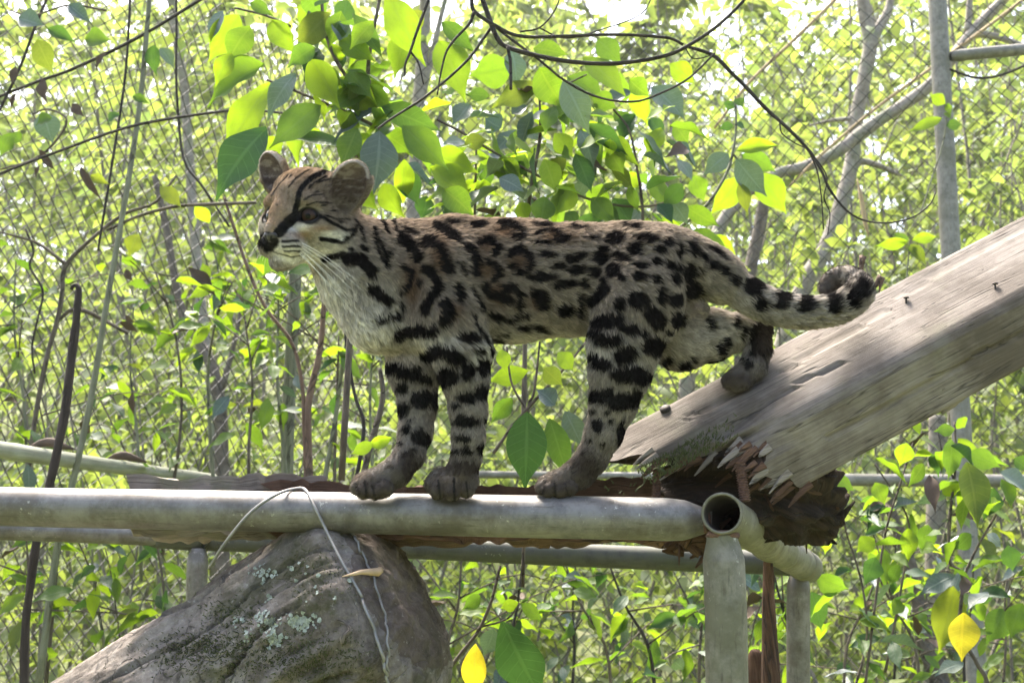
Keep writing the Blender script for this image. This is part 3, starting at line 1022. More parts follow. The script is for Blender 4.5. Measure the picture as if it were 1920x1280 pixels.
# ---------------------------------------------------------------- big log in front
def big_log():
    root = thing('log', 'big greyish fallen log with lichen and moss leaning under the pipe rail', 'log', at(430, 1380, 1.85))
    A, B = at(-330, 1840, 2.06), at(742, 1120, 1.765)
    ax = (B - A).normalized()
    L = (B - A).length
    u = Vector((0, -1, 0))
    u = (u - ax * u.dot(ax)).normalized()
    w = ax.cross(u)
    nl, na = 250, 200
    R0, R1 = 0.203, 0.147
    V, UV = [], []
    tt = np.concatenate([np.linspace(0.25, 1, nl)])
    ang = np.arange(na) * 2 * math.pi / na
    for t in tt:
        s = t * L
        edge = (1 - t) * L
        r = R0 + (R1 - R0) * t
        rr = r * (1 - 0.16 * max(0, 1 - edge / 0.03) ** 2)
        base = np.array(A + ax * s)
        q = np.stack([np.cos(ang) * 1.1, np.sin(ang) * 1.1, np.full(na, s * 2.5)], 1)
        bump_ = (fbm(q * 1.3 + 3, 3) - 0.5) * 0.028 + (fbm(q * np.array([5, 5, 3.0]) + 9, 4) - 0.5) * 0.016 + (fbm(q * np.array([18, 18, 8.0]) + 19, 4) - 0.5) * 0.016
        # long dark cracks running with the log
        for a0, wv, s0, s1, dep in ((5.50, 0.10, 0.2, 2, 0.022), (6.05, 0.10, 0.55, 1.02, 0.020), (5.0, 0.07, 0.62, 2, 0.014), (0.45, 0.08, 0.7, 1.05, 0.014), (5.78, 0.1, 0.9, 1.2, 0.012)):
            ac = a0 + 0.10 * math.sin(s * 11 + a0) + 0.05 * math.sin(s * 31)
            dd = np.abs((ang - ac + math.pi) % (2 * math.pi) - math.pi)
            if s0 < s < s1:
                bump_ = bump_ - dep * np.exp(-(dd / 0.018) ** 2) * min(1, (s - s0) / 0.05, (s1 - s) / 0.05)
        rad = rr + bump_
        V.append(base + np.outer(np.cos(ang) * rad, np.array(u)) + np.outer(np.sin(ang) * rad, np.array(w)))
        UV.append(np.stack([np.full(na, s), ang * r], 1))
    n_side = nl
    last = V[-1]
    cen = last.mean(0)
    for q in np.linspace(0.97, 0.03, 26):
        ringp = cen + (last - cen) * q + np.array(ax) * 0.022 * (1 - q ** 4)
        ringp = ringp + np.array(ax) * ((fbm(ringp * 30, 4) - 0.5) * 0.022 + (fbm(ringp * 110, 3) - 0.5) * 0.008)[:, None]
        V.append(ringp)
        UV.append(np.stack([ringp[:, 0], ringp[:, 2]], 1))
    m_ = len(V)
    V = np.concatenate(V)
    F = []
    mats = []
    for i in range(m_ - 1):
        for j in range(na):
            kx = (j + 1) % na
            F.append((i * na + j, i * na + kx, (i + 1) * na + kx, (i + 1) * na + j))
            mats.append(0 if i < n_side + 1 else 1)
    F.append(tuple(range((m_ - 1) * na, m_ * na)))
    mats.append(1)
    mb = MB()
    mb.add(V, F, np.concatenate(UV))
    mb.m = mats

    def bark(name, cs, mossf, spec):
        m, nt, p = mat(name)
        obj = N(nt, 'ShaderNodeTexCoord').outputs['Object']
        a = noise(nt, obj, 34, 10, 0.75)
        r = ramp(nt, [(0.30, cs[0]), (0.48, cs[1]), (0.68, cs[2])])
        nt.links.new(a, r.inputs[0])
        b = noise(nt, obj, 6.0, 5, 0.65)
        rb = ramp(nt, [(0.40, (0.55, 0.53, 0.5)), (0.58, (1, 1, 1))])
        nt.links.new(b, rb.inputs[0])
        col = mix(nt, 0.8, r.outputs[0], rb.outputs[0], 'MULTIPLY')
        g = noise(nt, obj, 7.5, 6, 0.7)
        rg = ramp(nt, [(0.52, (0, 0, 0)), (0.60, (1, 1, 1))])
        nt.links.new(g, rg.inputs[0])
        f = N(nt, 'ShaderNodeMath', operation='MULTIPLY')
        nt.links.new(rg.outputs[0], f.inputs[0])
        f.inputs[1].default_value = mossf
        col = mix(nt, f.outputs[0], col, (0.055, 0.056, 0.022))
        vo = N(nt, 'ShaderNodeTexVoronoi', feature='DISTANCE_TO_EDGE')
        vo.inputs['Scale'].default_value = 13
        w_ = N(nt, 'ShaderNodeVectorMath', operation='ADD')
        nzz = N(nt, 'ShaderNodeTexNoise')
        nzz.inputs['Scale'].default_value = 9
        nt.links.new(obj, nzz.inputs[0])
        sc = N(nt, 'ShaderNodeVectorMath', operation='SCALE')
        sc.inputs['Scale'].default_value = 0.22
        nt.links.new(nzz.outputs['Color'], sc.inputs[0])
        nt.links.new(obj, w_.inputs[0])
        nt.links.new(sc.outputs[0], w_.inputs[1])
        nt.links.new(w_.outputs[0], vo.inputs['Vector'])
        rv = ramp(nt, [(0.0, (0.25, 0.25, 0.25)), (0.035, (1, 1, 1))])
        nt.links.new(vo.outputs['Distance'], rv.inputs[0])
        msk = noise(nt, obj, 5.0, 3, 0.5)
        rmk = ramp(nt, [(0.46, (0, 0, 0)), (0.56, (1, 1, 1))])
        nt.links.new(msk, rmk.inputs[0])
        col = mix(nt, mix(nt, 1.0, rmk.outputs[0], (0.8, 0.8, 0.8), 'MULTIPLY'), col, mix(nt, 1.0, col, rv.outputs[0], 'MULTIPLY'))
        s = noise(nt, obj, 150, 3, 0.7)
        rs_ = ramp(nt, [(0.63, (0, 0, 0)), (0.70, (1, 1, 1))])
        nt.links.new(s, rs_.inputs[0])
        f2 = N(nt, 'ShaderNodeMath', operation='MULTIPLY')
        nt.links.new(rs_.outputs[0], f2.inputs[0])
        f2.inputs[1].default_value = spec
        col = mix(nt, f2.outputs[0], col, (0.46, 0.44, 0.38))
        nt.links.new(col, p.inputs['Base Color'])
        p.inputs['Roughness'].default_value = 0.95
        p.inputs['Specular IOR Level'].default_value = 0.2
        bump(nt, p, mix(nt, 0.4, a, rv.outputs[0], 'MULTIPLY'), 1.0, 0.008)
        return m
    mb.build('bark', [bark('log_bark', ((0.06, 0.049, 0.041), (0.185, 0.158, 0.137), (0.31, 0.277, 0.245)), 0.6, 0.35),
                      bark('log_cut_end', ((0.05, 0.039, 0.032), (0.125, 0.098, 0.08), (0.20, 0.165, 0.138)), 0.35, 0.25)], root)
    from mathutils.bvhtree import BVHTree
    bv = BVHTree.FromPolygons([tuple(v) for v in V], F[:n_side * na])
    cam_p = Vector((0, 0, CAMZ))
    rs = np.random.RandomState(21)
    # lichen: crusts of small curled flakes
    for cx, cy, sx, sy, nn in ((567, 1166, 15, 8, 95), (500, 1163, 9, 8, 50), (512, 1196, 9, 8, 44), (468, 1195, 4, 8, 14), (498, 1075, 14, 7, 34), (505, 1122, 3, 3, 8), (445, 1165, 6, 5, 9), (565, 1068, 24, 14, 8), (610, 1110, 20, 16, 6)):
        ml = MB()
        for i in range(nn):
            px, py = rs.normal(cx, sx), rs.normal(cy, sy)
            dirv = (at(px, py, 1.7) - cam_p).normalized()
            hit, nr, _i, _d = bv.ray_cast(cam_p, dirv)
            if hit is None:
                continue
            rr = rs.uniform(0.0012, 0.0034)
            t1 = nr.orthogonal().normalized()
            t2 = nr.cross(t1)
            kk = 7
            pts = [hit + nr * 0.0018]
            for a in range(kk):
                an = a * 2 * math.pi / kk
                q = rr * rs.uniform(0.6, 1.4)
                pts.append(hit + t1 * (math.cos(an) * q) + t2 * (math.sin(an) * q) + nr * rs.uniform(0.0004, 0.0035))
            ml.add([tuple(x) for x in pts], [(0, a + 1, (a + 1) % kk + 1) for a in range(kk)])
        o = ml.build('lichen_patch', M['lichen'], root, False)
        o['kind'] = 'stuff'
    mm = MB()
    for cx, cy, sx, sy, nn in ((380, 1210, 40, 14, 500), (560, 1230, 80, 28, 1100), (430, 1150, 30, 20, 300), (590, 1080, 40, 30, 250), (350, 1235, 60, 20, 300)):
        for i in range(nn):
            px, py = rs.normal(cx, sx), rs.normal(cy, sy)
            dirv = (at(px, py, 1.7) - cam_p).normalized()
            hit, nr, _i, _d = bv.ray_cast(cam_p, dirv)
            if hit is None:
                continue
            d = nr + Vector(rs.normal(0, 0.6, 3)) + Vector((0, 0, -0.35))
            mm.tube([hit - nr * 0.001, hit + d.normalized() * rs.uniform(0.002, 0.006)], [0.0009, 0.0003], 3, False)
    o = mm.build('moss', M['moss'], root, False)
    o['kind'] = 'stuff'
    # a curl of peeled bark
    P = []
    for px, py in ((632, 1160), (645, 1168), (655, 1180), (645, 1190), (640, 1206)):
        dirv = (at(px, py, 1.7) - cam_p).normalized()
        hit, nr, _i, _d = bv.ray_cast(cam_p, dirv)
        P.append(hit + nr * 0.003 if hit else at(px, py, 1.6))
    mp = MB()
    mp.tube(spline(P, 14), [0.0005, 0.0015, 0.002, 0.003, 0.002, 0.002, 0.003, 0.0035, 0.003, 0.002, 0.003, 0.004, 0.003, 0.0005], 6, True, 0.6, flat=[0.4] * 14)
    mp.build('bark_curl', M['plank'], root)
    return BVHTree.FromPolygons([tuple(v) for v in V], F)


LOG = big_log()


def on_log(px, py, lift=0.003, Y=1.66):
    c = Vector((0, 0, CAMZ))
    hit, nr, _i, _d = LOG.ray_cast(c, (at(px, py, 1.7) - c).normalized())
    return hit + nr * lift if hit else at(px, py, Y)


def logline(px, lift):
    out = []
    for a, b in zip(px[:-1], px[1:]):
        for t in np.arange(0, 1, 0.2):
            out.append(on_log(a[0] + (b[0] - a[0]) * t, a[1] + (b[1] - a[1]) * t, lift))
    return out


# wire loop over the rail, hanging down the log
W1 = [at(392, 1066, 1.72), at(420, 1020, 1.70), at(470, 960, 1.69), at(520, 926, 1.70), at(560, 915, 1.735), at(575, 921, 1.715), at(590, 950, 1.695), at(610, 990, 1.69), at(640, 1050, 1.665)] + logline(((668, 1110), (695, 1175), (712, 1225), (722, 1262), (728, 1300), (732, 1360)), 0.0055)
mb = MB()
mb.tube(spline(W1, 160), 0.0021, 8, True)
tag(mb.build('tie_wire', M['wire']), 'thick grey wire bent over the pipe rail and down the log', 'wire')
W2 = logline(((655, 1000), (668, 1022), (690, 1070), (704, 1110), (718, 1150), (724, 1180), (723, 1225), (722, 1262)), 0.005)
mb = MB()
mb.tube(spline(W2, 120), 0.0016, 8, True)
tag(mb.build('tie_wire', M['wire']), 'thinner grey wire lying on the log behind the bent wire', 'wire')
mb = MB()
mb.tube([on_log(640, 1087, 0.006), on_log(670, 1083, 0.010), on_log(698, 1080, 0.011), on_log(705, 1078, 0.010)], [0.0006, 0.003, 0.0052, 0.0050], 8, True, 0.15, flat=[1, 1, 1, 1])
tag(mb.build('wood_sliver', M['sliver']), 'pale pointed wood sliver caught behind the wire on the log', 'wood sliver')

# ---------------------------------------------------------------- poles, sticks, vines, trees behind
o = thing('bamboo_pole', 'grey green bamboo pole lying at a slant behind the rail', 'bamboo pole', at(100, 850, 3.0))
mb = MB()
P = poly([(-420, 775, 2.1), (0, 843, 2.75), (270, 882, 3.3), (400, 898, 3.6)], 3, 70)
rr = np.array([0.0205 * (1 + 0.07 * math.exp(-((i % 17 - 8) / 0.9) ** 2)) * (1 - 0.25 * i / 70) for i in range(70)])
mb.tube(P, rr, 14, True, 0.02)
mb.build('stalk', M['bamboo'], o)
for x, y, Y in ((90, 838, 2.9), (230, 862, 3.2)):
    c = at(x, y, Y)
    mb = MB()
    mb.tube(spline([c - Vector((0.05, 0, 0.004)), c + Vector((-0.01, 0, 0.010)), c + Vector((0.02, 0, 0.006)), c + Vector((0.06, 0.01, -0.004))], 9), [0.001, 0.006, 0.010, 0.011, 0.012, 0.011, 0.008, 0.005, 0.001], 7, True, 0.3, flat=[0.4] * 9)
    mb.build('dead_leaf', M['deadleaf'], o)

single('dead_stick', 'dark brown upright stick with a hooked tip crossing the pipe rails', 'stick', [(133, 543), (138, 536), (146, 537), (147, 556), (138, 640), (120, 780), (94, 905), (70, 1010), (55, 1110), (46, 1200), (44, 1300), (40, 1480)], 2.52, [0.003, 0.004, 0.0055, 0.0075, 0.0085, 0.0095, 0.009, 0.0085, 0.008, 0.008, 0.008, 0.008], M['stick'], 9, wob=0.2, n=70)
GS = 'thin stems crossing the left fence'
single('vine_stem', 'grey green straight stem leaning across the left fence from the top', 'stem', [(285, -60), (266, 160), (247, 300), (225, 430), (200, 570), (172, 740), (140, 890), (110, 1010), (70, 1300)], 3.0, [0.0062, 0.0068, 0.0072, 0.008, 0.009], M['green_stem'], 7, GS)
single('vine_stem', 'thin dark stem running almost upright beside the grey green stem', 'stem', [(247, -60), (236, 130), (216, 270), (190, 430), (184, 470)], 3.05, [0.0033, 0.0035, 0.003], M['darktwig'], 6, GS)
single('vine_stem', 'dark stem crossing the upper left fence at a steep slant', 'stem', [(-60, 205), (60, 157), (140, 128), (260, 70), (378, -2), (470, -60)], 3.0, [0.0036, 0.0042, 0.0042], M['darktwig'], 6, GS)
single('vine_stem', 'dark stem rising gently from the left fence towards the big leaves', 'stem', [(-60, 352), (0, 326), (120, 280), (250, 236), (400, 211), (470, 207), (530, 212)], 2.9, [0.0028, 0.0036, 0.003], M['darktwig'], 6, GS)
single('vine_stem', 'dark stem in the top corner running down to the pale glow', 'stem', [(105, -40), (70, 40), (40, 120), (0, 205), (-50, 300)], 3.0, [0.004, 0.004], M['darktwig'], 6, GS)
single('vine_stem', 'grey stem arching towards the far ear of the cat', 'stem', [(200, 432), (260, 405), (330, 387), (400, 383), (480, 380)], 3.0, [0.0036, 0.0042, 0.0045], M['twig'], 6, GS)
single('vine_stem', 'thin dark stem zigzagging down past the hanging dead leaves', 'stem', [(330, -40), (331, 60), (330, 115), (333, 200), (345, 300), (380, 350), (430, 425)], 3.2, [0.003, 0.0035, 0.003], M['darktwig'], 6, GS)
single('vine_stem', 'black crooked wire-like stem against the lower part of the fence', 'stem', [(48, 430), (63, 470), (56, 500), (80, 545), (70, 600), (60, 650), (65, 700)], 3.1, [0.0028, 0.003, 0.0025], M['darktwig'], 6, GS, n=30)
t = thing('forked_branch', 'greyish forked branch standing in front of the left fence', 'branch', at(100, 700, 3.1))
for pts, r in (([(0, 435), (70, 456), (124, 496)], [0.002, 0.004, 0.005]), ([(330, 330), (290, 380), (235, 400), (180, 441), (124, 496), (117, 545), (108, 600), (90, 660), (70, 760), (50, 900)], [0.003, 0.0045, 0.006, 0.006, 0.006]), ([(108, 600), (150, 580), (240, 625)], [0.004, 0.006, 0.004])):
    P = poly(pts, 3.1)
    mb = MB()
    mb.tube(P, np.interp(np.linspace(0, 1, len(P)), np.linspace(0, 1, len(r)), r), 7, True, 0.15)
    mb.build('limb', M['twig'], t)
GM = 'stems between the left fence and the cat'
single('sapling_stem', 'slim dark stem slanting down to the reddish shoot', 'stem', [(420, 370), (430, 400), (467, 510), (500, 580), (547, 643), (566, 720), (570, 800), (575, 930)], 2.7, [0.003, 0.0038, 0.0042, 0.0045], M['redtwig'], 7, GM)
single('sapling_stem', 'reddish brown curved shoot behind the rail below the chest', 'stem', [(608, 555), (604, 620), (597, 672), (582, 735), (577, 780), (580, 900), (582, 1050)], 2.7, [0.005, 0.006, 0.0075, 0.008, 0.009], M['redtwig'], 8, GM)
single('sapling_stem', 'thin dark stem forking just behind the far front leg', 'stem', [(645, 600), (650, 650), (665, 740), (681, 788), (678, 840), (660, 940)], 2.3, [0.0025, 0.003, 0.004], M['darktwig'], 7, GM)
single('sapling_stem', 'grey brown stem bending up behind the far foreleg', 'stem', [(712, 690), (718, 740), (705, 800), (690, 850), (672, 950)], 2.4, [0.004, 0.006, 0.006], M['twig'], 7, GM)
single('sapling_stem', 'grey stem leaning between the reddish shoot and the far foreleg', 'stem', [(655, 610), (640, 700), (628, 790), (612, 880), (600, 960)], 2.9, [0.004, 0.0055, 0.006], M['green_stem'], 7, GM)
o = thing('bamboo', 'thick dull green bamboo stem upright below the chin of the cat', 'bamboo', at(545, 800, 3.3))
P = poly([(556, 440), (552, 560), (547, 640), (541, 770), (538, 900), (536, 1200)], 3.3, 50)
mb = MB()
mb.tube(P, [0.0165 * (1 + 0.10 * math.exp(-((i % 12 - 5) / 0.7) ** 2)) for i in range(50)], 12, True, 0.03)
mb.build('stalk', M['green_stem'], o)


def tree(name, label, trunk, Y, rad, limbs, m, sides=12, wob=0.12, group=None, twigs=0, seed=0):
    b = trunk[-1]
    root = thing(name, label, 'tree', Vector((at(b[0], b[1], Y).x, Y, 0)), group)
    mb = MB()
    P = poly(trunk, Y, len(trunk) * 7)
    mb.tube(P, np.interp(np.linspace(0, 1, len(P)), np.linspace(0, 1, len(rad)), rad), sides, True, wob, seed=seed)
    mb.build('trunk', m, root)
    for pts, r in limbs:
        mb = MB()
        P = poly(pts, Y)
        mb.tube(P, np.interp(np.linspace(0, 1, len(P)), np.linspace(0, 1, len(r)), r), 9, True, wob, seed=seed + 1)
        mb.build('limb', m, root)
    rs = np.random.RandomState(seed + 100)
    if twigs:
        # leafy twigs above: a loose crown
        Pn, D, L, T = [], [], [], []
        for i in range(twigs):
            a = P[0] if rs.rand() < 0.5 else P[rs.randint(max(1, len(P) // 3))]
            c = np.array(a) + rs.normal(0, 1, 3) * np.array([0.9, 0.8, 0.6]) + np.array([0, 0, 0.5])
            for j in range(rs.randint(9, 20)):
                Pn.append(c + rs.normal(0, 0.13, 3))
                d = rs.normal(0, 1, 3)
                d[2] = d[2] * 0.5 - 0.4
                D.append(d / np.linalg.norm(d))
                L.append(rs.uniform(0.06, 0.13))
                T.append(rs.rand())
        Pn, D, L, T = map(np.array, (Pn, D, L, T))
        Nn = rs.normal(0, 0.5, D.shape) + np.array([0, -0.1, 0.8])
        o = leaf_cloud('crown', Pn, L, L * 0.5, D, Nn, T, M['thicket'])
        o.parent = root
        o.matrix_parent_inverse = Matrix.Translation(-root.location)
    return root


tree('slender_tree', 'pale slender tree forking high up between cat and old post', [(1612, -80), (1620, 20), (1632, 78), (1622, 140), (1608, 215), (1596, 310), (1572, 400), (1545, 470), (1510, 530), (1470, 640), (1440, 800), (1420, 1100)], 6.0,
     [0.030, 0.033, 0.040, 0.036, 0.034, 0.036, 0.038, 0.04, 0.042, 0.045, 0.05, 0.055],
     [([(1675, -60), (1668, 10), (1655, 40), (1632, 80)], [0.018, 0.02, 0.026, 0.03]), ([(1690, 330), (1650, 312), (1615, 303), (1597, 318)], [0.008, 0.014, 0.018, 0.026]), ([(1520, 235), (1560, 226), (1606, 222)], [0.006, 0.010, 0.014])], M['trunk'], twigs=40, seed=3)
tree('leaning_tree', 'grey leaning bare tree limb slanting across the fence towards the old post', [(1900, -20), (1850, 32), (1815, 70), (1762, 140), (1720, 178), (1640, 232), (1565, 288), (1500, 315), (1455, 328), (1380, 380), (1330, 480), (1290, 700), (1280, 1000)], 5.6,
     [0.024, 0.026, 0.026, 0.028, 0.028, 0.03, 0.028, 0.024, 0.026, 0.03, 0.035, 0.04], [([(1822, -40), (1818, 5), (1815, 60)], [0.012, 0.014, 0.018]), ([(1985, 110), (1900, 80), (1850, 65), (1816, 68)], [0.01, 0.016, 0.018])], M['trunk'], seed=5)
tree('thin_tree', 'dark thin trunk rising just behind the rump of the cat', [(1440, 330), (1425, 420), (1408, 500), (1390, 620), (1380, 800), (1370, 1100)], 6.4, [0.028, 0.032, 0.034, 0.038, 0.04], [], M['darktrunk'], seed=7)
tree('pale_tree', 'pale dappled trunk standing behind the big leaves above the back', [(800, -80), (795, 60), (786, 180), (778, 330), (770, 500), (760, 800), (750, 1100)], 6.6, [0.03, 0.033, 0.035, 0.038, 0.04, 0.045], [([(850, -60), (820, 60), (790, 190)], [0.012, 0.015, 0.02])], M['trunk'], twigs=30, seed=9)
tree('pale_tree', 'pale pinkish trunk high behind the upper left fence', [(315, -80), (325, 40), (345, 160), (355, 300), (370, 500), (385, 640), (400, 780), (405, 1100)], 6.2, [0.020, 0.022, 0.024, 0.025, 0.026, 0.028, 0.03], [], M['trunk'], twigs=110, seed=11)
tree('bent_tree', 'brown bent trunk behind the fence between stick and bamboo stem', [(290, 330), (310, 420), (340, 580), (372, 640), (398, 690), (412, 760), (415, 830), (418, 1100)], 5.2, [0.012, 0.016, 0.02, 0.024, 0.027, 0.028, 0.03], [([(455, 560), (440, 640), (416, 730)], [0.008, 0.01, 0.014])], M['darktrunk'], seed=13)
tree('bare_tree', 'brown curving trunk low down between the right pipe leg and fence post', [(1650, 900), (1700, 1040), (1725, 1130), (1735, 1200), (1765, 1290), (1790, 1500)], 5.4, [0.02, 0.03, 0.04, 0.042, 0.04], [], M['darktrunk'], seed=15)
tree('bare_tree', 'pale upright trunk seen below the beam beside the fence post', [(1757, 780), (1757, 860), (1755, 960), (1752, 1100), (1750, 1500)], 5.8, [0.038, 0.042, 0.044, 0.046], [], M['trunk'], seed=17)
GD = 'canes leaning behind the fence'
single('dry_cane', 'straight tan dry cane slanting down from the top between two trunks', 'cane', [(1620, -55), (1566, 0), (1490, 74), (1405, 155), (1340, 240)], 5.2, [0.009, 0.008, 0.006], M['reed'], 7, GD)
single('dry_cane', 'long tan dry cane crossing behind the old post and leaning tree', 'cane', [(1990, -60), (1905, 10), (1800, 88), (1740, 132), (1640, 205), (1540, 290), (1480, 350)], 5.3, [0.008, 0.008, 0.007, 0.005], M['reed'], 7, GD)
single('reed_blade', 'brown withered blade hanging by the curled tail tip', 'dry blade', [(1607, 335), (1615, 370), (1622, 415), (1628, 440)], 4.0, [0.002, 0.008, 0.008, 0.003], M['reed'], 5)
mb = MB()
for pts in ([(1612, 510), (1618, 480), (1616, 515)], [(1640, 540), (1652, 520), (1648, 550)]):
    mb.tube(poly(pts, 2.0, 8), [0.002, 0.004, 0.006, 0.007, 0.006, 0.004, 0.002, 0.001], 5, True, 0.2)
tag(mb.build('withered_leaf', M['redtwig']), 'reddish withered leaf standing on the beam by the curled tail', 'dead leaf')

# overhead dark branch with its twigs, and the hanging vine it turns into
t = thing('dead_branch', 'dark bare branch spreading down from the top above the cat', 'branch', at(905, 0, 1.95))
TW = [([(890, -40), (905, 0), (922, 48), (935, 76), (955, 90), (1000, 103), (1050, 113), (1110, 119), (1170, 118), (1250, 104), (1300, 80), (1350, 45), (1400, -5), (1430, -50)], 1.95, [0.0042, 0.0042, 0.0040, 0.0036, 0.003, 0.0025]),
      ([(885, -40), (884, 0), (890, 22), (925, 46), (975, 68), (1060, 68), (1160, 65), (1250, 71), (1281, 84)], 1.93, [0.0035, 0.0035, 0.003, 0.0026, 0.0024]),
      ([(889, 22), (880, 45), (852, 75), (836, 100), (826, 140), (820, 178)], 1.92, [0.0028, 0.002, 0.0012]),
      ([(922, 50), (905, 75), (870, 120), (800, 180), (735, 222), (708, 242)], 1.97, [0.0026, 0.0022, 0.002]),
      ([(815, -30), (785, 50), (770, 95), (760, 120), (759, 142)], 1.9, [0.0026, 0.0022, 0.0015]),
      ([(770, 97), (785, 120), (794, 158)], 1.9, [0.0018, 0.0012]),
      ([(952, 88), (957, 120), (958, 168)], 1.94, [0.0028, 0.0026]),
      ([(925, 47), (960, 75), (1010, 112), (1060, 152), (1120, 182), (1185, 191), (1232, 178), (1290, 148), (1340, 100)], 1.98, [0.0024, 0.002, 0.0017]),
      ([(975, 60), (1012, 52), (1040, 20), (1055, -20)], 1.96, [0.0016, 0.0012]),
      ([(1010, 52), (1060, 72), (1130, 55), (1200, 28), (1225, -10)], 1.98, [0.0014, 0.001])]
for pts, Y, r in TW:
    P = poly(pts, Y)
    mb = MB()
    mb.tube(P, np.interp(np.linspace(0, 1, len(P)), np.linspace(0, 1, len(r)), r), 7, True, 0.15, seed=len(pts))
    mb.build('twig', M['darktwig'], t)
t = thing('hanging_vine', 'dark vine sweeping down and looping in front of the fence above the tail', 'vine', at(1500, 260, 2.2))
for pts, Y, r in (([(1283, 86), (1335, 103), (1370, 135), (1400, 165), (1440, 208), (1470, 234), (1515, 280), (1540, 320), (1560, 362), (1600, 404), (1650, 418), (1705, 410), (1742, 385), (1755, 360)], 2.15, [0.0032, 0.0036, 0.0036, 0.003, 0.0024, 0.0018, 0.0014, 0.001]),
                  ([(1462, 228), (1466, 250), (1490, 268), (1512, 278)], 2.14, [0.0012, 0.0012]),
                  ([(1515, 280), (1532, 320), (1540, 370), (1544, 430)], 2.16, [0.0014, 0.0012]),
                  ([(1520, 285), (1550, 330), (1545, 370), (1556, 400), (1552, 440)], 2.16, [0.0014, 0.001]),
                  ([(1283, 86), (1300, 110), (1335, 104)], 2.15, [0.0012, 0.001])):
    P = poly(pts, Y)
    mb = MB()
    mb.tube(P, np.interp(np.linspace(0, 1, len(P)), np.linspace(0, 1, len(r)), r), 7, True, 0.15)
    mb.build('twig', M['darktwig'], t)
single('hanging_vine', 'thin vine curving behind the old post near the upper rail', 'vine', [(1780, 130), (1830, 146), (1880, 140), (1950, 110)], 4.25, [0.004, 0.005, 0.005], M['darktwig'], 6)

# ---------------------------------------------------------------- leaves
LEAF = []


def leaf_mesh(v):
    rs = np.random.RandomState(40 + v)
    nx, ny = 12, 2
    V, UV = [], []
    pw = rs.uniform(0.78, 0.95)
    curl, droop, wave, ph = rs.uniform(0.04, 0.22), rs.uniform(0.02, 0.30), rs.uniform(0.01, 0.05), rs.uniform(0, 6)
    side = rs.uniform(-0.08, 0.08)
    for i in range(nx + 1):
        t = i / nx
        w = 0.54 * math.sin(math.pi * t ** pw) ** 1.05 * (1 - 0.5 * float(smooth(t, 0.6, 0.95))) if 0 < t < 1 else 0.012
        for j in range(ny + 1):
            s = (j / ny - 0.5) * 2
            V.append((t, s * w + side * math.sin(math.pi * t), abs(s) ** 1.3 * curl * math.sin(math.pi * min(1, t + 0.05)) - droop * t * t + wave * math.sin(t * 14 + ph + s) * abs(s)))
            UV.append((t, s * 0.5))
    F = []
    for i in range(nx):
        for j in range(ny):
            a = i * (ny + 1) + j
            F.append((a, a + ny + 1, a + ny + 2, a + 1))
    me = bpy.data.meshes.new('leaf')
    me.from_pydata(V, [], F)
    uvl = me.uv_layers.new(name='UVMap')
    for lp in me.loops:
        uvl.data[lp.index].uv = UV[lp.vertex_index]
    me.polygons.foreach_set('use_smooth', [True] * len(F))
    me.materials.append(M['mid'])
    return me


LEAF = {}
for key in ('bright', 'mid', 'dark', 'blue', 'olive', 'yellow', 'deadleaf'):
    LEAF[key] = []
    for v in range(5):
        me = leaf_mesh(v if key != 'deadleaf' else v + 20)
        me.materials[0] = M[key]
        LEAF[key].append(me)


def leaf(parent, base, tip, width, key, normal, rs):
    base, tip = Vector(base), Vector(tip)
    d = tip - base
    L = d.length
    x = d / L
    n = Vector(normal)
    n = (n - x * n.dot(x))
    if n.length < 1e-3:
        n = x.orthogonal()
    n.normalize()
    y = n.cross(x)
    x, L = x, L * 1.1
    o = bpy.data.objects.new('leaf' if key != 'deadleaf' else 'dead_leaf', LEAF[key][rs.randint(5)])
    C.objects.link(o)
    mat_ = Matrix((x * L, y * width, n * L)).transposed().to_4x4()
    mat_.translation = base - parent.location
    o.matrix_basis = mat_
    o.parent = parent
    return o


def traced(parent, rows, Y, rs, jit=0.10):
    """rows: base px,py -> tip px,py, width px, kind."""
    for r in rows:
        bx, by, tx, ty, w, key = r[:6]
        y0 = Y + rs.uniform(-jit, jit) + (r[6] if len(r) > 6 else 0)
        lpx = math.hypot(tx - bx, ty - by)
        dy = rs.uniform(-0.5, 0.3) * lpx * pxm(bx, by, y0) * 0.5
        b, t = at(bx, by, y0), at(tx, ty, y0 + dy)
        nrm = Vector((rs.normal(0, 0.35), -1.0, rs.uniform(-0.1, 0.7) if key in ('blue', 'dark') else rs.uniform(-0.5, 0.3)))
        leaf(parent, b, t, w * pxm(bx, by, y0) * 1.04, key, nrm, rs)


def sprout(parent, P, rs, n, Lr, keys, probs, spread=0.02, t0=0.15):
    """Random drooping leaves along a stem polyline P."""
    for i in range(n):
        u = rs.uniform(t0, 1) * (len(P) - 1)
        k_ = min(int(u), len(P) - 2)
        b = P[k_] + (P[k_ + 1] - P[k_]) * (u - k_) + rs.normal(0, spread, 3)
        d = rs.normal(0, 1, 3)
        d[2] = d[2] * 0.5 - 0.35
        d /= np.linalg.norm(d)
        L = rs.uniform(*Lr)
        leaf(parent, b, b + d * L, L * rs.uniform(0.36, 0.52), keys[rs.choice(len(keys), p=probs)], (rs.normal(0, 0.5), -0.35 + rs.normal(0, 0.5), 0.8), rs)


def stem_parts(parent, stems, Y, m, name='stem'):
    out = []
    for pts, r in stems:
        P = poly(pts, Y)
        mb = MB()
        mb.tube(P, np.interp(np.linspace(0, 1, len(P)), np.linspace(0, 1, len(r)), r), 6, True, 0.1)
        mb.build(name, m, parent)
        out.append(P)
    return out


KEYS = ['bright', 'mid', 'dark', 'blue', 'olive', 'deadleaf']
rs = np.random.RandomState(31)
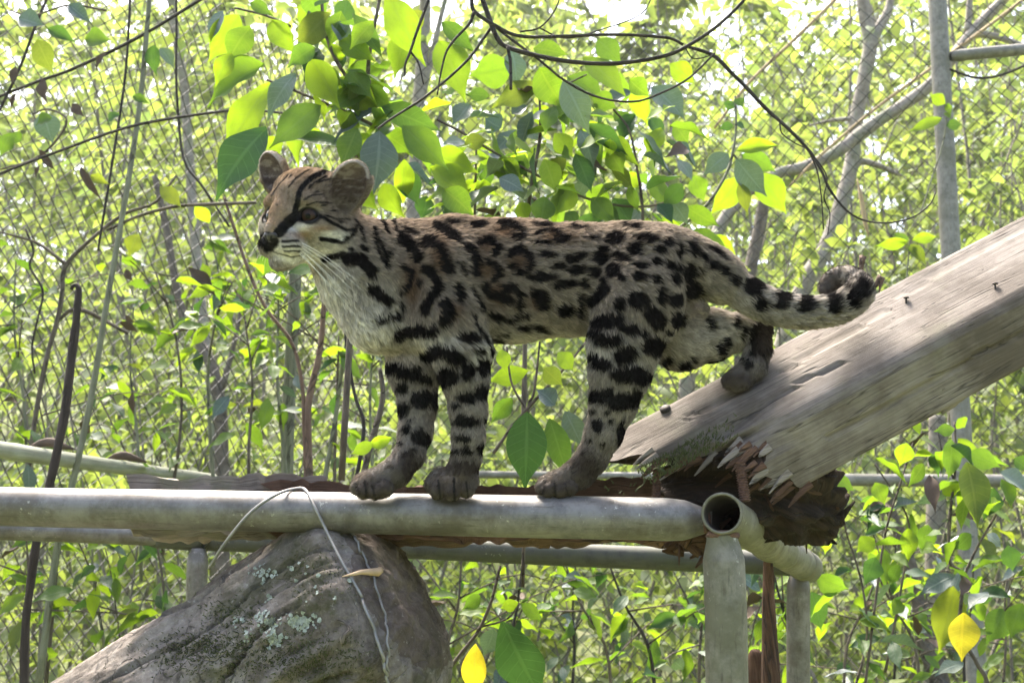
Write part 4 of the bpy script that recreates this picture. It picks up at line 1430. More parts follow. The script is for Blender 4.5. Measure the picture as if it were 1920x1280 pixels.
# the big-leaved shrub above the head
s1 = thing('broadleaf_shrub', 'big leaved sunlit shrub hanging over the head of the cat', 'shrub', at(640, 900, 2.25))
ST1 = stem_parts(s1, [([(720, -40), (700, 60), (690, 140), (705, 210), (712, 242), (690, 300), (670, 420), (640, 900)], [0.003, 0.004, 0.0045, 0.005, 0.006]),
                      ([(712, 242), (660, 215), (600, 190), (540, 165), (500, 150)], [0.0035, 0.003, 0.002]),
                      ([(600, -40), (610, 60), (640, 130), (700, 205)], [0.003, 0.004]),
                      ([(545, 50), (500, 30), (440, 15)], [0.0025, 0.002])], 2.25, M['twig'])
traced(s1, [(497, 122, 388, 180, 66, 'mid'), (507, 157, 417, 268, 60, 'bright'), (554, 138, 498, 206, 46, 'blue', -.05), (500, 240, 404, 345, 78, 'dark'), (602, 198, 510, 258, 62, 'mid', -.04),
            (618, 24, 556, 84, 50, 'olive'), (448, 28, 396, 104, 54, 'bright'), (418, 20, 388, 70, 36, 'blue', -.05), (470, 50, 430, 105, 48, 'bright'), (582, 112, 630, 196, 56, 'bright'),
            (640, 22, 622, 76, 38, 'bright'), (726, -8, 778, 98, 58, 'bright'), (660, 25, 716, 94, 30, 'mid'), (636, 78, 698, 112, 40, 'bright'), (830, 42, 886, 96, 30, 'mid'),
            (824, 78, 868, 180, 60, 'bright'), (708, 200, 628, 150, 56, 'bright'), (714, 200, 820, 236, 46, 'mid'), (702, 204, 622, 246, 36, 'blue', -.05), (711, 246, 708, 347, 66, 'blue', -.06),
            (754, 236, 828, 302, 52, 'mid'), (744, 320, 782, 380, 44, 'dark'), (806, 286, 888, 318, 48, 'bright'), (806, 316, 882, 362, 54, 'bright'), (832, 356, 884, 402, 44, 'bright'),
            (510, 40, 548, 92, 40, 'bright'), (560, 10, 600, 50, 44, 'bright'), (470, 5, 508, 28, 22, 'mid'), (590, 90, 545, 120, 36, 'mid'), (640, 160, 600, 130, 34, 'bright'),
            (670, 240, 640, 300, 44, 'bright'), (530, 260, 470, 300, 40, 'bright'), (655, 130, 690, 175, 40, 'mid'), (740, 240, 770, 290, 40, 'bright'), (760, 60, 740, 130, 46, 'bright'),
            (790, 20, 760, 60, 34, 'olive'), (690, 160, 730, 200, 36, 'mid'), (720, 150, 690, 190, 34, 'bright'), (680, 340, 700, 390, 38, 'bright'), (720, 345, 750, 400, 40, 'bright'),
            (650, 0, 640, 45, 36, 'dark'), (700, 40, 660, 80, 36, 'bright'), (435, 100, 405, 150, 34, 'bright')], 2.25, rs)
for P in ST1[:3]:
    sprout(s1, P[:int(len(P) * 0.75)], rs, 17, (0.055, 0.10), KEYS, [0.47, 0.3, 0.1, 0.1, 0, 0.03], 0.04)
# the middle shrub above the back
s2 = thing('broadleaf_shrub', 'leafy shrub with grey blue and green leaves above the back of the cat', 'shrub', at(1010, 900, 2.45))
ST2 = stem_parts(s2, [([(1010, 165), (1013, 220), (1012, 262), (1000, 330), (990, 405), (985, 600), (980, 900)], [0.002, 0.0035, 0.004, 0.005]),
                      ([(820, 225), (860, 245), (900, 270), (1000, 325), (1100, 372), (1200, 388), (1285, 370)], [0.0024, 0.003, 0.0026, 0.002]),
                      ([(893, 262), (892, 330), (890, 410), (888, 600)], [0.002, 0.0028]),
                      ([(1150, 205), (1180, 245), (1195, 320), (1205, 400), (1212, 600)], [0.002, 0.003, 0.0035]),
                      ([(1012, 190), (1060, 160), (1100, 140)], [0.0025, 0.0015])], 2.45, M['twig'])
traced(s2, [(960, 125, 886, 142, 58, 'mid'), (958, 94, 974, 152, 42, 'blue'), (1000, 92, 1058, 96, 36, 'bright'), (1092, 108, 1172, 162, 52, 'bright'), (1012, 128, 1056, 198, 52, 'bright'),
            (1012, 158, 930, 190, 44, 'olive'), (1056, 152, 1102, 238, 50, 'blue', -.05), (1064, 145, 1128, 186, 44, 'mid'), (1182, 172, 1132, 194, 34, 'blue'), (1222, 164, 1280, 218, 48, 'blue'),
            (906, 300, 916, 348, 28, 'mid'), (936, 334, 978, 352, 34, 'blue'), (968, 244, 928, 278, 30, 'blue'), (1020, 298, 1048, 352, 48, 'bright'), (1046, 278, 1050, 326, 26, 'olive', -.05),
            (1088, 244, 1118, 304, 46, 'blue'), (1100, 234, 1172, 282, 34, 'dark'), (1078, 288, 1114, 348, 40, 'dark'), (1022, 368, 1014, 414, 42, 'mid'), (800, 368, 790, 408, 34, 'dark'),
            (838, 364, 850, 412, 34, 'blue'), (975, 380, 988, 414, 30, 'bright'), (1060, 398, 1085, 420, 30, 'mid'), (880, 195, 850, 230, 36, 'blue'), (918, 180, 875, 176, 24, 'mid'),
            (940, 240, 912, 222, 40, 'blue'), (960, 215, 985, 195, 30, 'blue'), (975, 245, 1018, 252, 26, 'blue'), (930, 290, 890, 290, 34, 'bright'), (1000, 205, 1035, 225, 36, 'bright'),
            (1040, 200, 1020, 240, 34, 'mid'), (1110, 180, 1150, 200, 36, 'mid'), (1150, 210, 1180, 240, 30, 'mid'), (1180, 150, 1215, 175, 34, 'bright'), (1190, 215, 1165, 260, 36, 'dark'),
            (1215, 220, 1245, 250, 30, 'dark'), (1240, 240, 1215, 285, 38, 'bright'), (1262, 235, 1290, 262, 34, 'bright'), (1195, 325, 1170, 350, 30, 'bright'), (1215, 345, 1260, 370, 40, 'mid'),
            (1130, 345, 1110, 395, 40, 'bright'), (1075, 345, 1050, 395, 40, 'bright'), (1110, 370, 1150, 410, 38, 'mid'), (900, 340, 870, 380, 40, 'bright'), (855, 300, 825, 320, 30, 'mid'),
            (940, 300, 975, 330, 36, 'bright'), (985, 290, 960, 330, 36, 'mid'), (1040, 250, 1070, 290, 36, 'bright'), (870, 270, 910, 262, 30, 'olive'), (1140, 280, 1165, 320, 36, 'bright'),
            (1150, 372, 1180, 415, 40, 'dark'), (1200, 395, 1170, 420, 32, 'blue'), (1232, 384, 1262, 410, 34, 'dark'), (1255, 120, 1300, 150, 40, 'bright'), (1120, 75, 1160, 110, 40, 'mid')], 2.45, rs)
for P in ST2[:4]:
    sprout(s2, P[:int(len(P) * 0.7)], rs, 32, (0.05, 0.09), KEYS, [0.39, 0.28, 0.14, 0.13, 0.03, 0.03], 0.05)
# leaves right of the back
s3 = thing('broadleaf_sapling', 'sapling with a whorl of bright and blue green leaves above the rump', 'sapling', at(1370, 700, 2.5))
ST3 = stem_parts(s3, [([(1378, 180), (1380, 240), (1374, 285), (1360, 330), (1320, 390), (1260, 440), (1200, 520), (1190, 700)], [0.0018, 0.003, 0.0035, 0.0035]),
                      ([(1374, 288), (1400, 320), (1420, 330)], [0.002, 0.0015])], 2.5, M['green_stem'])
traced(s3, [(1380, 284, 1456, 272, 28, 'bright'), (1390, 290, 1450, 320, 34, 'mid'), (1380, 298, 1432, 358, 46, 'blue', -.04), (1366, 288, 1324, 320, 36, 'blue'), (1418, 326, 1472, 390, 52, 'bright'),
            (1386, 334, 1344, 394, 44, 'bright'), (1386, 340, 1402, 392, 24, 'olive'), (1378, 186, 1392, 200, 20, 'mid'), (1372, 190, 1366, 206, 20, 'dark'), (1284, 388, 1344, 418, 32, 'bright'),
            (1290, 415, 1232, 425, 36, 'mid'), (1222, 416, 1296, 446, 32, 'bright'), (1288, 434, 1368, 462, 38, 'mid'), (1298, 446, 1398, 502, 44, 'bright'), (1262, 380, 1285, 415, 34, 'blue'),
            (1375, 235, 1352, 240, 16, 'dark'), (1380, 230, 1396, 238, 16, 'dark'), (1280, 345, 1250, 385, 34, 'dark'), (1300, 330, 1320, 372, 34, 'mid'), (1270, 300, 1300, 330, 32, 'blue'), (1240, 430, 1190, 445, 30, 'olive')], 2.5, rs)
# sprouts on and by the beam
s4 = thing('seedling', 'small green seedling standing behind the upper edge of the beam', 'seedling', at(1700, 560, 2.6))
stem_parts(s4, [([(1706, 452), (1702, 500), (1698, 570), (1700, 700)], [0.0014, 0.002])], 2.6, M['green_stem'])
traced(s4, [(1702, 452, 1648, 462, 22, 'bright'), (1704, 450, 1678, 438, 14, 'mid'), (1710, 450, 1758, 442, 20, 'bright'), (1706, 458, 1734, 492, 20, 'olive'), (1706, 460, 1716, 470, 14, 'mid')], 2.6, rs, 0.02)
s5 = thing('climbing_plant', 'thin climbing plant with a few bright leaves on the old post', 'climber', at(1770, 400, 4.2))
stem_parts(s5, [([(1770, 190), (1774, 230), (1765, 280), (1745, 340), (1725, 400), (1700, 440)], [0.003, 0.003, 0.002])], 4.2, M['green_stem'])
traced(s5, [(1772, 195, 1748, 178, 22, 'bright'), (1770, 205, 1786, 200, 18, 'bright'), (1766, 222, 1712, 240, 20, 'bright'), (1774, 236, 1804, 232, 20, 'mid'), (1770, 212, 1782, 222, 16, 'bright')], 4.2, rs, 0.03)
# under the belly and below the rail
s6 = thing('broadleaf_sapling', 'sapling with a large dark drooping leaf seen between foreleg and hind leg', 'sapling', at(1010, 1000, 2.1))
ST6 = stem_parts(s6, [([(1012, 640), (1006, 700), (1000, 740), (990, 770), (985, 905), (980, 1100)], [0.0016, 0.0025, 0.003]), ([(1100, 640), (1050, 700), (1005, 748), (960, 800), (925, 850)], [0.0018, 0.003, 0.003]), ([(950, 650), (960, 720), (990, 772)], [0.0016, 0.002])], 2.1, M['twig'])
traced(s6, [(988, 772, 984, 902, 68, 'dark', -.05), (1030, 784, 1062, 886, 42, 'mid'), (990, 695, 922, 712, 34, 'bright'), (1060, 770, 1085, 830, 40, 'blue'), (1040, 760, 1010, 730, 36, 'blue'),
            (940, 655, 950, 690, 26, 'bright'), (1045, 660, 1075, 690, 34, 'bright'), (960, 745, 925, 790, 30, 'mid'), (1020, 690, 1050, 720, 34, 'olive'), (700, 830, 660, 850, 22, 'bright'), (735, 820, 690, 838, 22, 'bright')], 2.1, rs, 0.06)
s7 = thing('broadleaf_sapling', 'low sapling with one huge green leaf and a yellow leaf beside the log', 'sapling', at(900, 1300, 2.0))
stem_parts(s7, [([(938, 1060), (920, 1130), (895, 1185), (860, 1230), (820, 1290), (790, 1400)], [0.0022, 0.0028, 0.0035]), ([(900, 1175), (950, 1160), (975, 1130)], [0.0018, 0.0015])], 2.0, M['twig'])
traced(s7, [(942, 1164, 1002, 1312, 84, 'dark', .0), (892, 1206, 884, 1302, 42, 'yellow'), (925, 1178, 908, 1225, 40, 'blue', .08), (972, 1128, 940, 1140, 22, 'bright'), (975, 1130, 1015, 1160, 24, 'mid'), (900, 1115, 870, 1140, 24, 'mid')], 2.0, rs, 0.04)
s8 = thing('broadleaf_shrub', 'leafy shrub with yellowing leaves in front of the fence post below the beam', 'shrub', at(1800, 1400, 2.6))
ST8 = stem_parts(s8, [([(1790, 790), (1792, 870), (1782, 960), (1780, 1050), (1805, 1080), (1800, 1180), (1830, 1240), (1855, 1300), (1860, 1500)], [0.002, 0.0035, 0.004, 0.005]),
                      ([(1757, 800), (1770, 860), (1790, 900)], [0.0015, 0.0025]), ([(1900, 900), (1870, 960), (1830, 1030), (1805, 1085)], [0.002, 0.003]), ([(1712, 830), (1690, 900), (1660, 1000), (1640, 1140), (1620, 1300)], [0.0015, 0.0025, 0.003]),
                      ([(1640, 870), (1680, 930), (1705, 990), (1690, 1100), (1660, 1260)], [0.0015, 0.002, 0.003]), ([(1575, 910), (1585, 990), (1615, 1090), (1625, 1200), (1590, 1330)], [0.0016, 0.0022, 0.003])], 2.6, M['twig'])
traced(s8, [(1783, 822, 1790, 890, 44, 'mid'), (1812, 850, 1874, 872, 36, 'mid'), (1812, 866, 1832, 978, 50, 'olive', -.05), (1874, 885, 1926, 918, 44, 'blue'), (1876, 898, 1896, 948, 32, 'mid'),
            (1862, 915, 1852, 968, 38, 'dark'), (1740, 983, 1734, 1032, 36, 'mid'), (1702, 990, 1706, 1046, 30, 'bright'), (1640, 1044, 1628, 1092, 38, 'dark'), (1656, 1030, 1660, 1090, 34, 'mid'),
            (1530, 1078, 1588, 1106, 40, 'mid'), (1520, 1108, 1548, 1176, 44, 'dark'), (1790, 1078, 1730, 1104, 34, 'blue'), (1788, 1098, 1762, 1214, 56, 'olive'), (1806, 1148, 1808, 1230, 52, 'yellow', -.14),
            (1890, 1022, 1902, 1066, 34, 'dark'), (1820, 1000, 1795, 1030, 40, 'mid'), (1850, 1000, 1880, 1020, 36, 'blue'), (1770, 900, 1800, 930, 34, 'bright'), (1880, 1140, 1860, 1200, 50, 'mid'),
            (1915, 1130, 1900, 1190, 44, 'mid'), (1700, 830, 1690, 870, 34, 'bright'), (1850, 1140, 1826, 1150, 40, 'mid'), (1640, 1010, 1610, 1030, 30, 'bright'), (1900, 860, 1925, 880, 30, 'mid'),
            (1795, 785, 1810, 800, 26, 'bright'), (1790, 805, 1758, 806, 22, 'mid'), (1750, 890, 1752, 935, 20, 'blue'), (1560, 900, 1600, 915, 30, 'mid'), (1640, 905, 1660, 940, 30, 'bright')], 2.6, rs)
for P in ST8:
    sprout(s8, P, rs, 16, (0.045, 0.075), KEYS, [0.33, 0.32, 0.14, 0.12, 0.06, 0.03], 0.04)
# plants on the left fence
s9 = thing('fence_creeper', 'creeper with grey leaves and dry brown leaves hanging on the upper left fence', 'creeper', at(100, 500, 2.95))
traced(s9, [(80, 210, 100, 260, 44, 'blue'), (98, 222, 68, 230, 26, 'mid'), (20, 250, 0, 285, 30, 'mid'), (40, 265, 20, 250, 24, 'mid'), (130, 10, 165, 35, 26, 'blue'), (35, 35, 75, 40, 40, 'blue'),
            (90, 55, 135, 72, 24, 'dark'), (70, 75, 90, 130, 40, 'olive'), (160, 75, 200, 70, 40, 'mid'), (290, 85, 290, 135, 26, 'dark'), (300, 90, 325, 125, 22, 'blue'), (250, 180, 275, 190, 16, 'mid'),
            (225, 215, 200, 228, 22, 'dark'), (300, 350, 335, 380, 28, 'olive'), (170, 330, 200, 342, 18, 'olive'), (260, 440, 240, 475, 34, 'olive'),
            (82, 148, 82, 186, 22, 'deadleaf'), (200, 98, 178, 126, 14, 'deadleaf'), (135, 195, 154, 216, 16, 'deadleaf'), (75, 280, 102, 318, 14, 'deadleaf'), (150, 310, 180, 366, 14, 'deadleaf'),
            (30, 125, 22, 155, 14, 'deadleaf'), (28, 175, 20, 200, 8, 'deadleaf'), (236, 505, 246, 525, 14, 'deadleaf'), (250, 735, 248, 775, 12, 'deadleaf'), (235, 590, 250, 605, 10, 'deadleaf'), (75, 310, 65, 330, 8, 'deadleaf')], 2.95, rs, 0.06)
stem_parts(s9, [([(60, 215), (90, 205), (125, 225), (100, 270), (60, 300), (0, 318)], [0.002, 0.003, 0.002]), ([(20, 20), (60, 30), (130, 10), (200, 20)], [0.002, 0.003])], 2.95, M['twig'])
GL = 'bright leafed saplings in front of the left fence'
LOW = [(30, 620, 3.2), (90, 880, 3.1), (250, 690, 3.4), (330, 640, 3.4), (400, 540, 3.3), (470, 720, 3.0), (520, 560, 3.2), (640, 760, 2.9), (700, 700, 3.1), (60, 1120, 3.0), (180, 1090, 3.0), (300, 1000, 3.3), (250, 1230, 3.0)]
LOWL = ['leafy sapling at the left edge beside the dark hooked stick', 'low leafy sapling at the left edge just above the bamboo pole', 'bright sapling just right of the grey green leaning stem',
        'sapling in front of the upper part of the brown bent trunk', 'taller bright sapling standing left of the chin of the cat', 'short sapling just left of the thick green bamboo stem',
        'sapling right under the chin in front of the thick bamboo', 'sapling close behind the far foreleg near the reddish shoot', 'sapling behind the far foreleg seen past its shin',
        'sapling below the pipe rail right of the dark stick foot', 'sapling between dark stick and log below the pipe rail', 'sapling beside the rear pipe leg above the log', 'low sapling at the foot of the log, lowest by the left fence']
for i, (px, py, Y) in enumerate(LOW):
    b = at(px + rs.uniform(-30, 30), py + 330, Y)
    p = thing('leafy_sapling', LOWL[i], 'sapling', b, GL)
    P = poly([(px + rs.uniform(-40, 40), py - 130), (px + rs.uniform(-15, 15), py), (px + rs.uniform(-20, 20), py + 160), (px + rs.uniform(-30, 30), py + 400)], Y, 14)
    mb = MB()
    mb.tube(P, np.linspace(0.0018, 0.005, 14), 6, True, 0.1)
    mb.build('stem', M['twig'] if i % 2 else M['green_stem'], p)
    for _ in range(3):
        q0 = P[rs.randint(1, 9)]
        dd = rs.normal(0, 1, 3) * np.array([0.22, 0.12, 0.1]) + np.array([0, 0, 0.05])
        bp = spline([q0, q0 + dd * 0.6 + np.array([0, 0, 0.03]), q0 + dd], 6)
        mb = MB()
        mb.tube(bp, np.linspace(0.0022, 0.001, 6), 5)
        mb.build('stem', M['twig'], p)
        sprout(p, bp, rs, 5, (0.04, 0.08), KEYS, [0.45, 0.28, 0.1, 0.11, 0.03, 0.03], 0.015)
    sprout(p, P[:11], rs, 15, (0.045, 0.085), KEYS, [0.45, 0.28, 0.1, 0.11, 0.03, 0.03], 0.03, 0.0)
GB = 'thin saplings below the pipe rail'
ORD = ['first', 'second', 'third', 'fourth', 'fifth', 'sixth', 'seventh', 'eighth', 'ninth', 'tenth', 'eleventh', 'twelfth', 'thirteenth', 'fourteenth', 'fifteenth']
for i in range(15):
    px = 860 + i * 72 + rs.uniform(-25, 25)
    Y = rs.uniform(2.7, 3.6)
    b = at(px, 1420, Y)
    p = thing('leafy_sapling', f'thin twiggy sapling below the pipe rail, {ORD[i]} counting rightwards from the log', 'sapling', b, GB)
    lean = rs.uniform(-110, 110)
    P = poly([(px + lean, rs.uniform(960, 1090)), (px + lean * 0.6, 1130), (px + lean * 0.2 + rs.uniform(-15, 15), 1230), (px, 1460)], Y, 14)
    mb = MB()
    mb.tube(P, np.linspace(0.0018, 0.0048, 14), 6, True, 0.1)
    mb.build('stem', M['darktwig'] if i % 2 else M['twig'], p)
    for _ in range(3):
        q0 = P[rs.randint(1, 10)]
        dd = rs.normal(0, 1, 3) * np.array([0.2, 0.12, 0.1]) + np.array([0, 0, 0.08])
        bp = spline([q0, q0 + dd * 0.6 + np.array([0, 0, 0.03]), q0 + dd], 6)
        mb = MB()
        mb.tube(bp, np.linspace(0.0022, 0.001, 6), 5)
        mb.build('stem', M['twig'], p)
        sprout(p, bp, rs, 4, (0.04, 0.075), KEYS, [0.43, 0.3, 0.1, 0.11, 0.03, 0.03], 0.015)
    sprout(p, P[:11], rs, 13, (0.04, 0.08), KEYS, [0.43, 0.3, 0.1, 0.11, 0.03, 0.03], 0.03, 0.0)
# ---------------------------------------------------------------- the spotted cat
CS = pxm(960, 700, RY)              # metres per photo pixel at the cat
PR = []                             # (kind, data, smoothing)


def J(x, y, d):
    return np.array(at(x, y, RY + d * CS))


def chain(pts, k=0.010, flat=1.0):
    for a, b in zip(pts[:-1], pts[1:]):
        PR.append(('cone', J(*a[:3]), J(*b[:3]), a[3] * CS, b[3] * CS, flat, k))


def ball(c, r, k=0.008, axes=None, neg=False):
    """Ellipsoid: centre c (world), radii r (3) along axes rows."""
    PR.append(('neg' if neg else 'ell', np.array(c, float), np.array(r, float), np.eye(3) if axes is None else np.array(axes, float), k))


# trunk and neck
chain([(748, 529, 0, 92), (850, 530, 0, 104), (960, 528, 0, 100), (1080, 522, 0, 95), (1185, 514, 0, 89), (1258, 520, 0, 66)], 0.02, 0.72)
chain([(618, 440, -22, 62), (668, 486, -12, 70), (735, 520, 0, 88)], 0.025, 0.85)
chain([(672, 545, -2, 52), (710, 592, 2, 52), (790, 610, 0, 50)], 0.025, 0.9)
chain([(760, 460, 0, 40), (850, 448, 0, 30), (1000, 448, 0, 26)], 0.02, 0.8)
# shoulders, haunches
chain([(835, 520, -30, 74), (838, 600, -44, 62)], 0.016)
chain([(815, 520, 30, 70), (775, 610, 40, 56)], 0.016)
chain([(1205, 500, -30, 72), (1195, 580, -42, 78)], 0.016)
chain([(1215, 500, 30, 70), (1235, 590, 44, 70)], 0.016)
# far foreleg
chain([(772, 620, 42, 54), (777, 695, 40, 46), (783, 760, 36, 33), (779, 810, 30, 28.5), (768, 852, 18, 25), (742, 886, 2, 25), (705, 904, -10, 25)], 0.009)
for tx, ty, d in ((676, 904, 10), (672, 914, -6), (682, 921, -20), (704, 922, -26)):
    chain([(tx + 16, ty - 6, d, 17), (tx, ty, d, 14.5)], 0.0016)
chain([(715, 908, -8, 22), (690, 910, -8, 21)], 0.006)
# near foreleg
chain([(845, 600, -46, 62), (864, 660, -44, 50), (872, 710, -40, 40), (878, 770, -34, 31), (878, 820, -28, 26.5), (874, 858, -20, 24), (866, 886, -16, 25)], 0.009)
for tx, ty, d in ((812, 908, -2), (822, 919, -20), (848, 922, -27), (874, 916, -22)):
    chain([(tx + (14 if tx < 840 else 4), ty - 14, d + 4, 19), (tx, ty, d, 16.5)], 0.0016)
chain([(866, 886, -14, 27), (846, 902, -12, 25)], 0.006)
# near hind leg
chain([(1192, 560, -42, 80), (1172, 640, -48, 62), (1162, 700, -45, 52), (1150, 755, -38, 40), (1132, 812, -30, 30.5), (1110, 858, -20, 25.5), (1086, 888, -12, 25), (1050, 906, -12, 24)], 0.010)
for tx, ty, d in ((1022, 905, 6), (1018, 913, -10), (1028, 919, -22), (1050, 920, -26)):
    chain([(tx + 18, ty - 7, d, 16), (tx, ty, d, 13.5)], 0.0016)
# far hind leg, hock and foot up on the beam
chain([(1232, 585, 44, 72), (1275, 635, 56, 54), (1332, 628, 64, 44), (1388, 622, 70, 29), (1420, 618, 72, 21)], 0.012)
chain([(1421, 618, 66, 21), (1421, 655, 56, 21), (1412, 690, 46, 22), (1392, 708, 38, 21), (1380, 712, 32, 20)], 0.005)
for tx, ty, d in ((1364, 712, 40), (1366, 719, 30), (1381, 724, 26)):
    chain([(tx + 12, ty - 5, d, 14), (tx, ty, d, 11.5)], 0.0035)
chain([(1298, 560, 8, 17), (1306, 578, 8, 19)], 0.006)
# tail, curling at the tip
TAIL = [(1240, 478, 0, 48), (1300, 496, 0, 36), (1345, 517, 0, 32), (1392, 547, -2, 30), (1440, 572, -6, 28), (1500, 585, -10, 26), (1560, 581, -16, 24), (1598, 562, -18, 24), (1613, 542, -8, 22), (1606, 525, 10, 20), (1584, 518, 28, 19), (1561, 525, 38, 18), (1548, 542, 42, 14)]
TS = spline([J(*t[:3]) for t in TAIL], 46)
TR = np.interp(np.linspace(0, 1, 46), np.linspace(0, 1, len(TAIL)), [t[3] for t in TAIL]) * CS
for i in range(45):
    PR.append(('cone', TS[i], TS[i + 1], TR[i], TR[i + 1], 1.0, 0.003 if i > 8 else 0.02))
# head: own axes in the frame of the line of sight
HC = J(584, 402, -42)
vd = (Vector(HC) - Vector((0, 0, CAMZ))).normalized()
rt = Vector((1, 0, 0))
upv = rt.cross(vd).normalized()
rt = vd.cross(upv).normalized()
yaw = math.radians(36)
HF = np.array(-rt * math.sin(yaw) - vd * math.cos(yaw))
HL = np.array(rt * math.cos(yaw) - vd * math.sin(yaw))
HU = np.array(upv)
HS = CS * 1.02
HAX = np.array([HL, HU, HF])


def H(l, u, f):
    return HC + (HL * l + HU * u + HF * f) * HS


def hell(c, r, k=0.006, rot=None, neg=False):
    ball(H(*c), np.array(r) * HS, k, HAX if rot is None else rot @ HAX, neg)


def hchain(pts, k=0.006):
    for a, b in zip(pts[:-1], pts[1:]):
        PR.append(('cone', H(*a[:3]), H(*b[:3]), a[3] * HS, b[3] * HS, 1.0, k))


hell((0, 8, -12), (76, 74, 84), 0.01)
hell((0, 42, 22), (56, 40, 50), 0.014)
for s in (-1, 1):
    hell((s * 46, -26, 20), (42, 44, 50), 0.014)
    hell((s * 18, -53, 92), (25, 21, 25), 0.006)
    hell((s * 52, -44, 2), (40, 38, 44), 0.014)
    hchain([(s * 30, 26, 64, 16), (s * 52, 20, 50, 14)], 0.008)        # brow
    hchain([(s * 36, -22, 70, 18), (s * 60, -18, 44, 18)], 0.008)       # cheek bone
hchain([(0, 34, 62, 27), (0, 0, 88, 20), (0, -28, 112, 14), (0, -38, 118, 11)], 0.010)
hell((0, -52, 80), (37, 29, 36), 0.008)
hell((0, -80, 84), (25, 17, 26), 0.006)
hell((0, -64, 50), (34, 24, 44), 0.012)
hell((0, -39, 121), (11.5, 8.5, 8), 0.002)
# ears: cupped shells
EARS = []
for s in (-1, 1):
    base, tip = (np.array([62, 14, 0.0]), np.array([102, 92, -8.0])) if s > 0 else (np.array([-62, 42, 4.0]), np.array([-100, 112, 4.0]))
    e = tip - base
    ln = np.linalg.norm(e)
    e /= ln
    n0 = np.array([s * 0.5, 0.0, 0.86]) if s > 0 else np.array([s * 0.15, 0.05, 0.98])
    n0 -= e * n0.dot(e)
    n0 /= np.linalg.norm(n0)
    a0 = np.cross(n0, e)
    ax3 = np.array([a0, e, n0])
    c0 = base + e * ln * 0.46
    wd = 37 if s > 0 else 33
    ball(H(*c0), np.array([wd, ln * 0.60, 17]) * HS, 0.009, ax3 @ HAX)
    c1 = c0 + n0 * 13 - e * (3 if s > 0 else -2)
    r1 = np.array([wd - 6, ln * (0.60 if s > 0 else 0.54), 20])
    ball(H(*c1), r1 * HS, 0.002, ax3 @ HAX, True)
    EARS.append((c1, r1, ax3))
# eye openings
EYES = []
for s in (-1, 1):
    EYES.append((s, np.array([s * 46, 0.0, 0.0])))


def sdf_prim(p, P):
    if p[0] == 'cone':
        _k, a, b, ra, rb, fl, k = p
        A, B, Q = a.copy(), b.copy(), P
        if fl != 1.0:
            s = np.array([1, 1 / fl, 1])
            A, B, Q = a * s, b * s, P * s
        ab = B - A
        t = np.clip(((Q - A) @ ab) / (ab @ ab + 1e-12), 0, 1)
        d = np.linalg.norm(Q - A - t[:, None] * ab, axis=1) - (ra + (rb - ra) * t)
        return d * (fl if fl < 1 else 1)
    c, r, R = p[1], p[2], p[3]
    q = (P - c) @ R.T
    k0 = np.linalg.norm(q / r, axis=1)
    k1 = np.linalg.norm(q / (r * r), axis=1)
    return k0 * (k0 - 1) / (k1 + 1e-9)


def smin(a, b, k):
    h = np.clip(0.5 + 0.5 * (b - a) / k, 0, 1)
    return b + (a - b) * h - k * h * (1 - h)


def comb(D, p, P):
    d = sdf_prim(p, P)
    k = p[-1]
    if p[0] == 'neg':
        return -smin(-D, d, k)
    return smin(D, d, k)


def sdf(P):
    D = np.full(len(P), 1.0)
    for p in PR:
        D = comb(D, p, P)
    return D


def march(l, u):
    """Front surface of the face at head coordinates (l, u)."""
    f = np.linspace(150, 0, 301)
    P = np.array([H(l, u, x) for x in f])
    D = sdf(P)
    i = int(np.argmax(D < 0))
    return f[i]


EYE_R = 19.5
EC = []
for s in (-1, 1):
    l0, u0 = s * 44, -3
    f0 = march(l0, u0)
    gaze = np.array([s * 0.38, 0.02, 0.92])
    gaze /= np.linalg.norm(gaze)
    cen = np.array([l0, u0, f0]) - gaze * EYE_R * 0.78
    EC.append((s, cen, gaze))
for s, cen, gaze in EC:
    e2 = np.array([0, 1.0, 0]) - gaze * gaze[1]
    e2 /= np.linalg.norm(e2)
    e1 = np.cross(e2, gaze)
    tl = math.radians(14) * s
    e1, e2 = e1 * math.cos(tl) + e2 * math.sin(tl), e2 * math.cos(tl) - e1 * math.sin(tl)
    ball(H(*(cen + gaze * EYE_R * 0.75 - e2 * 2.0)), np.array([17.5, 7.4, 17]) * HS, 0.0015, np.array([e1, e2, gaze]) @ HAX, True)


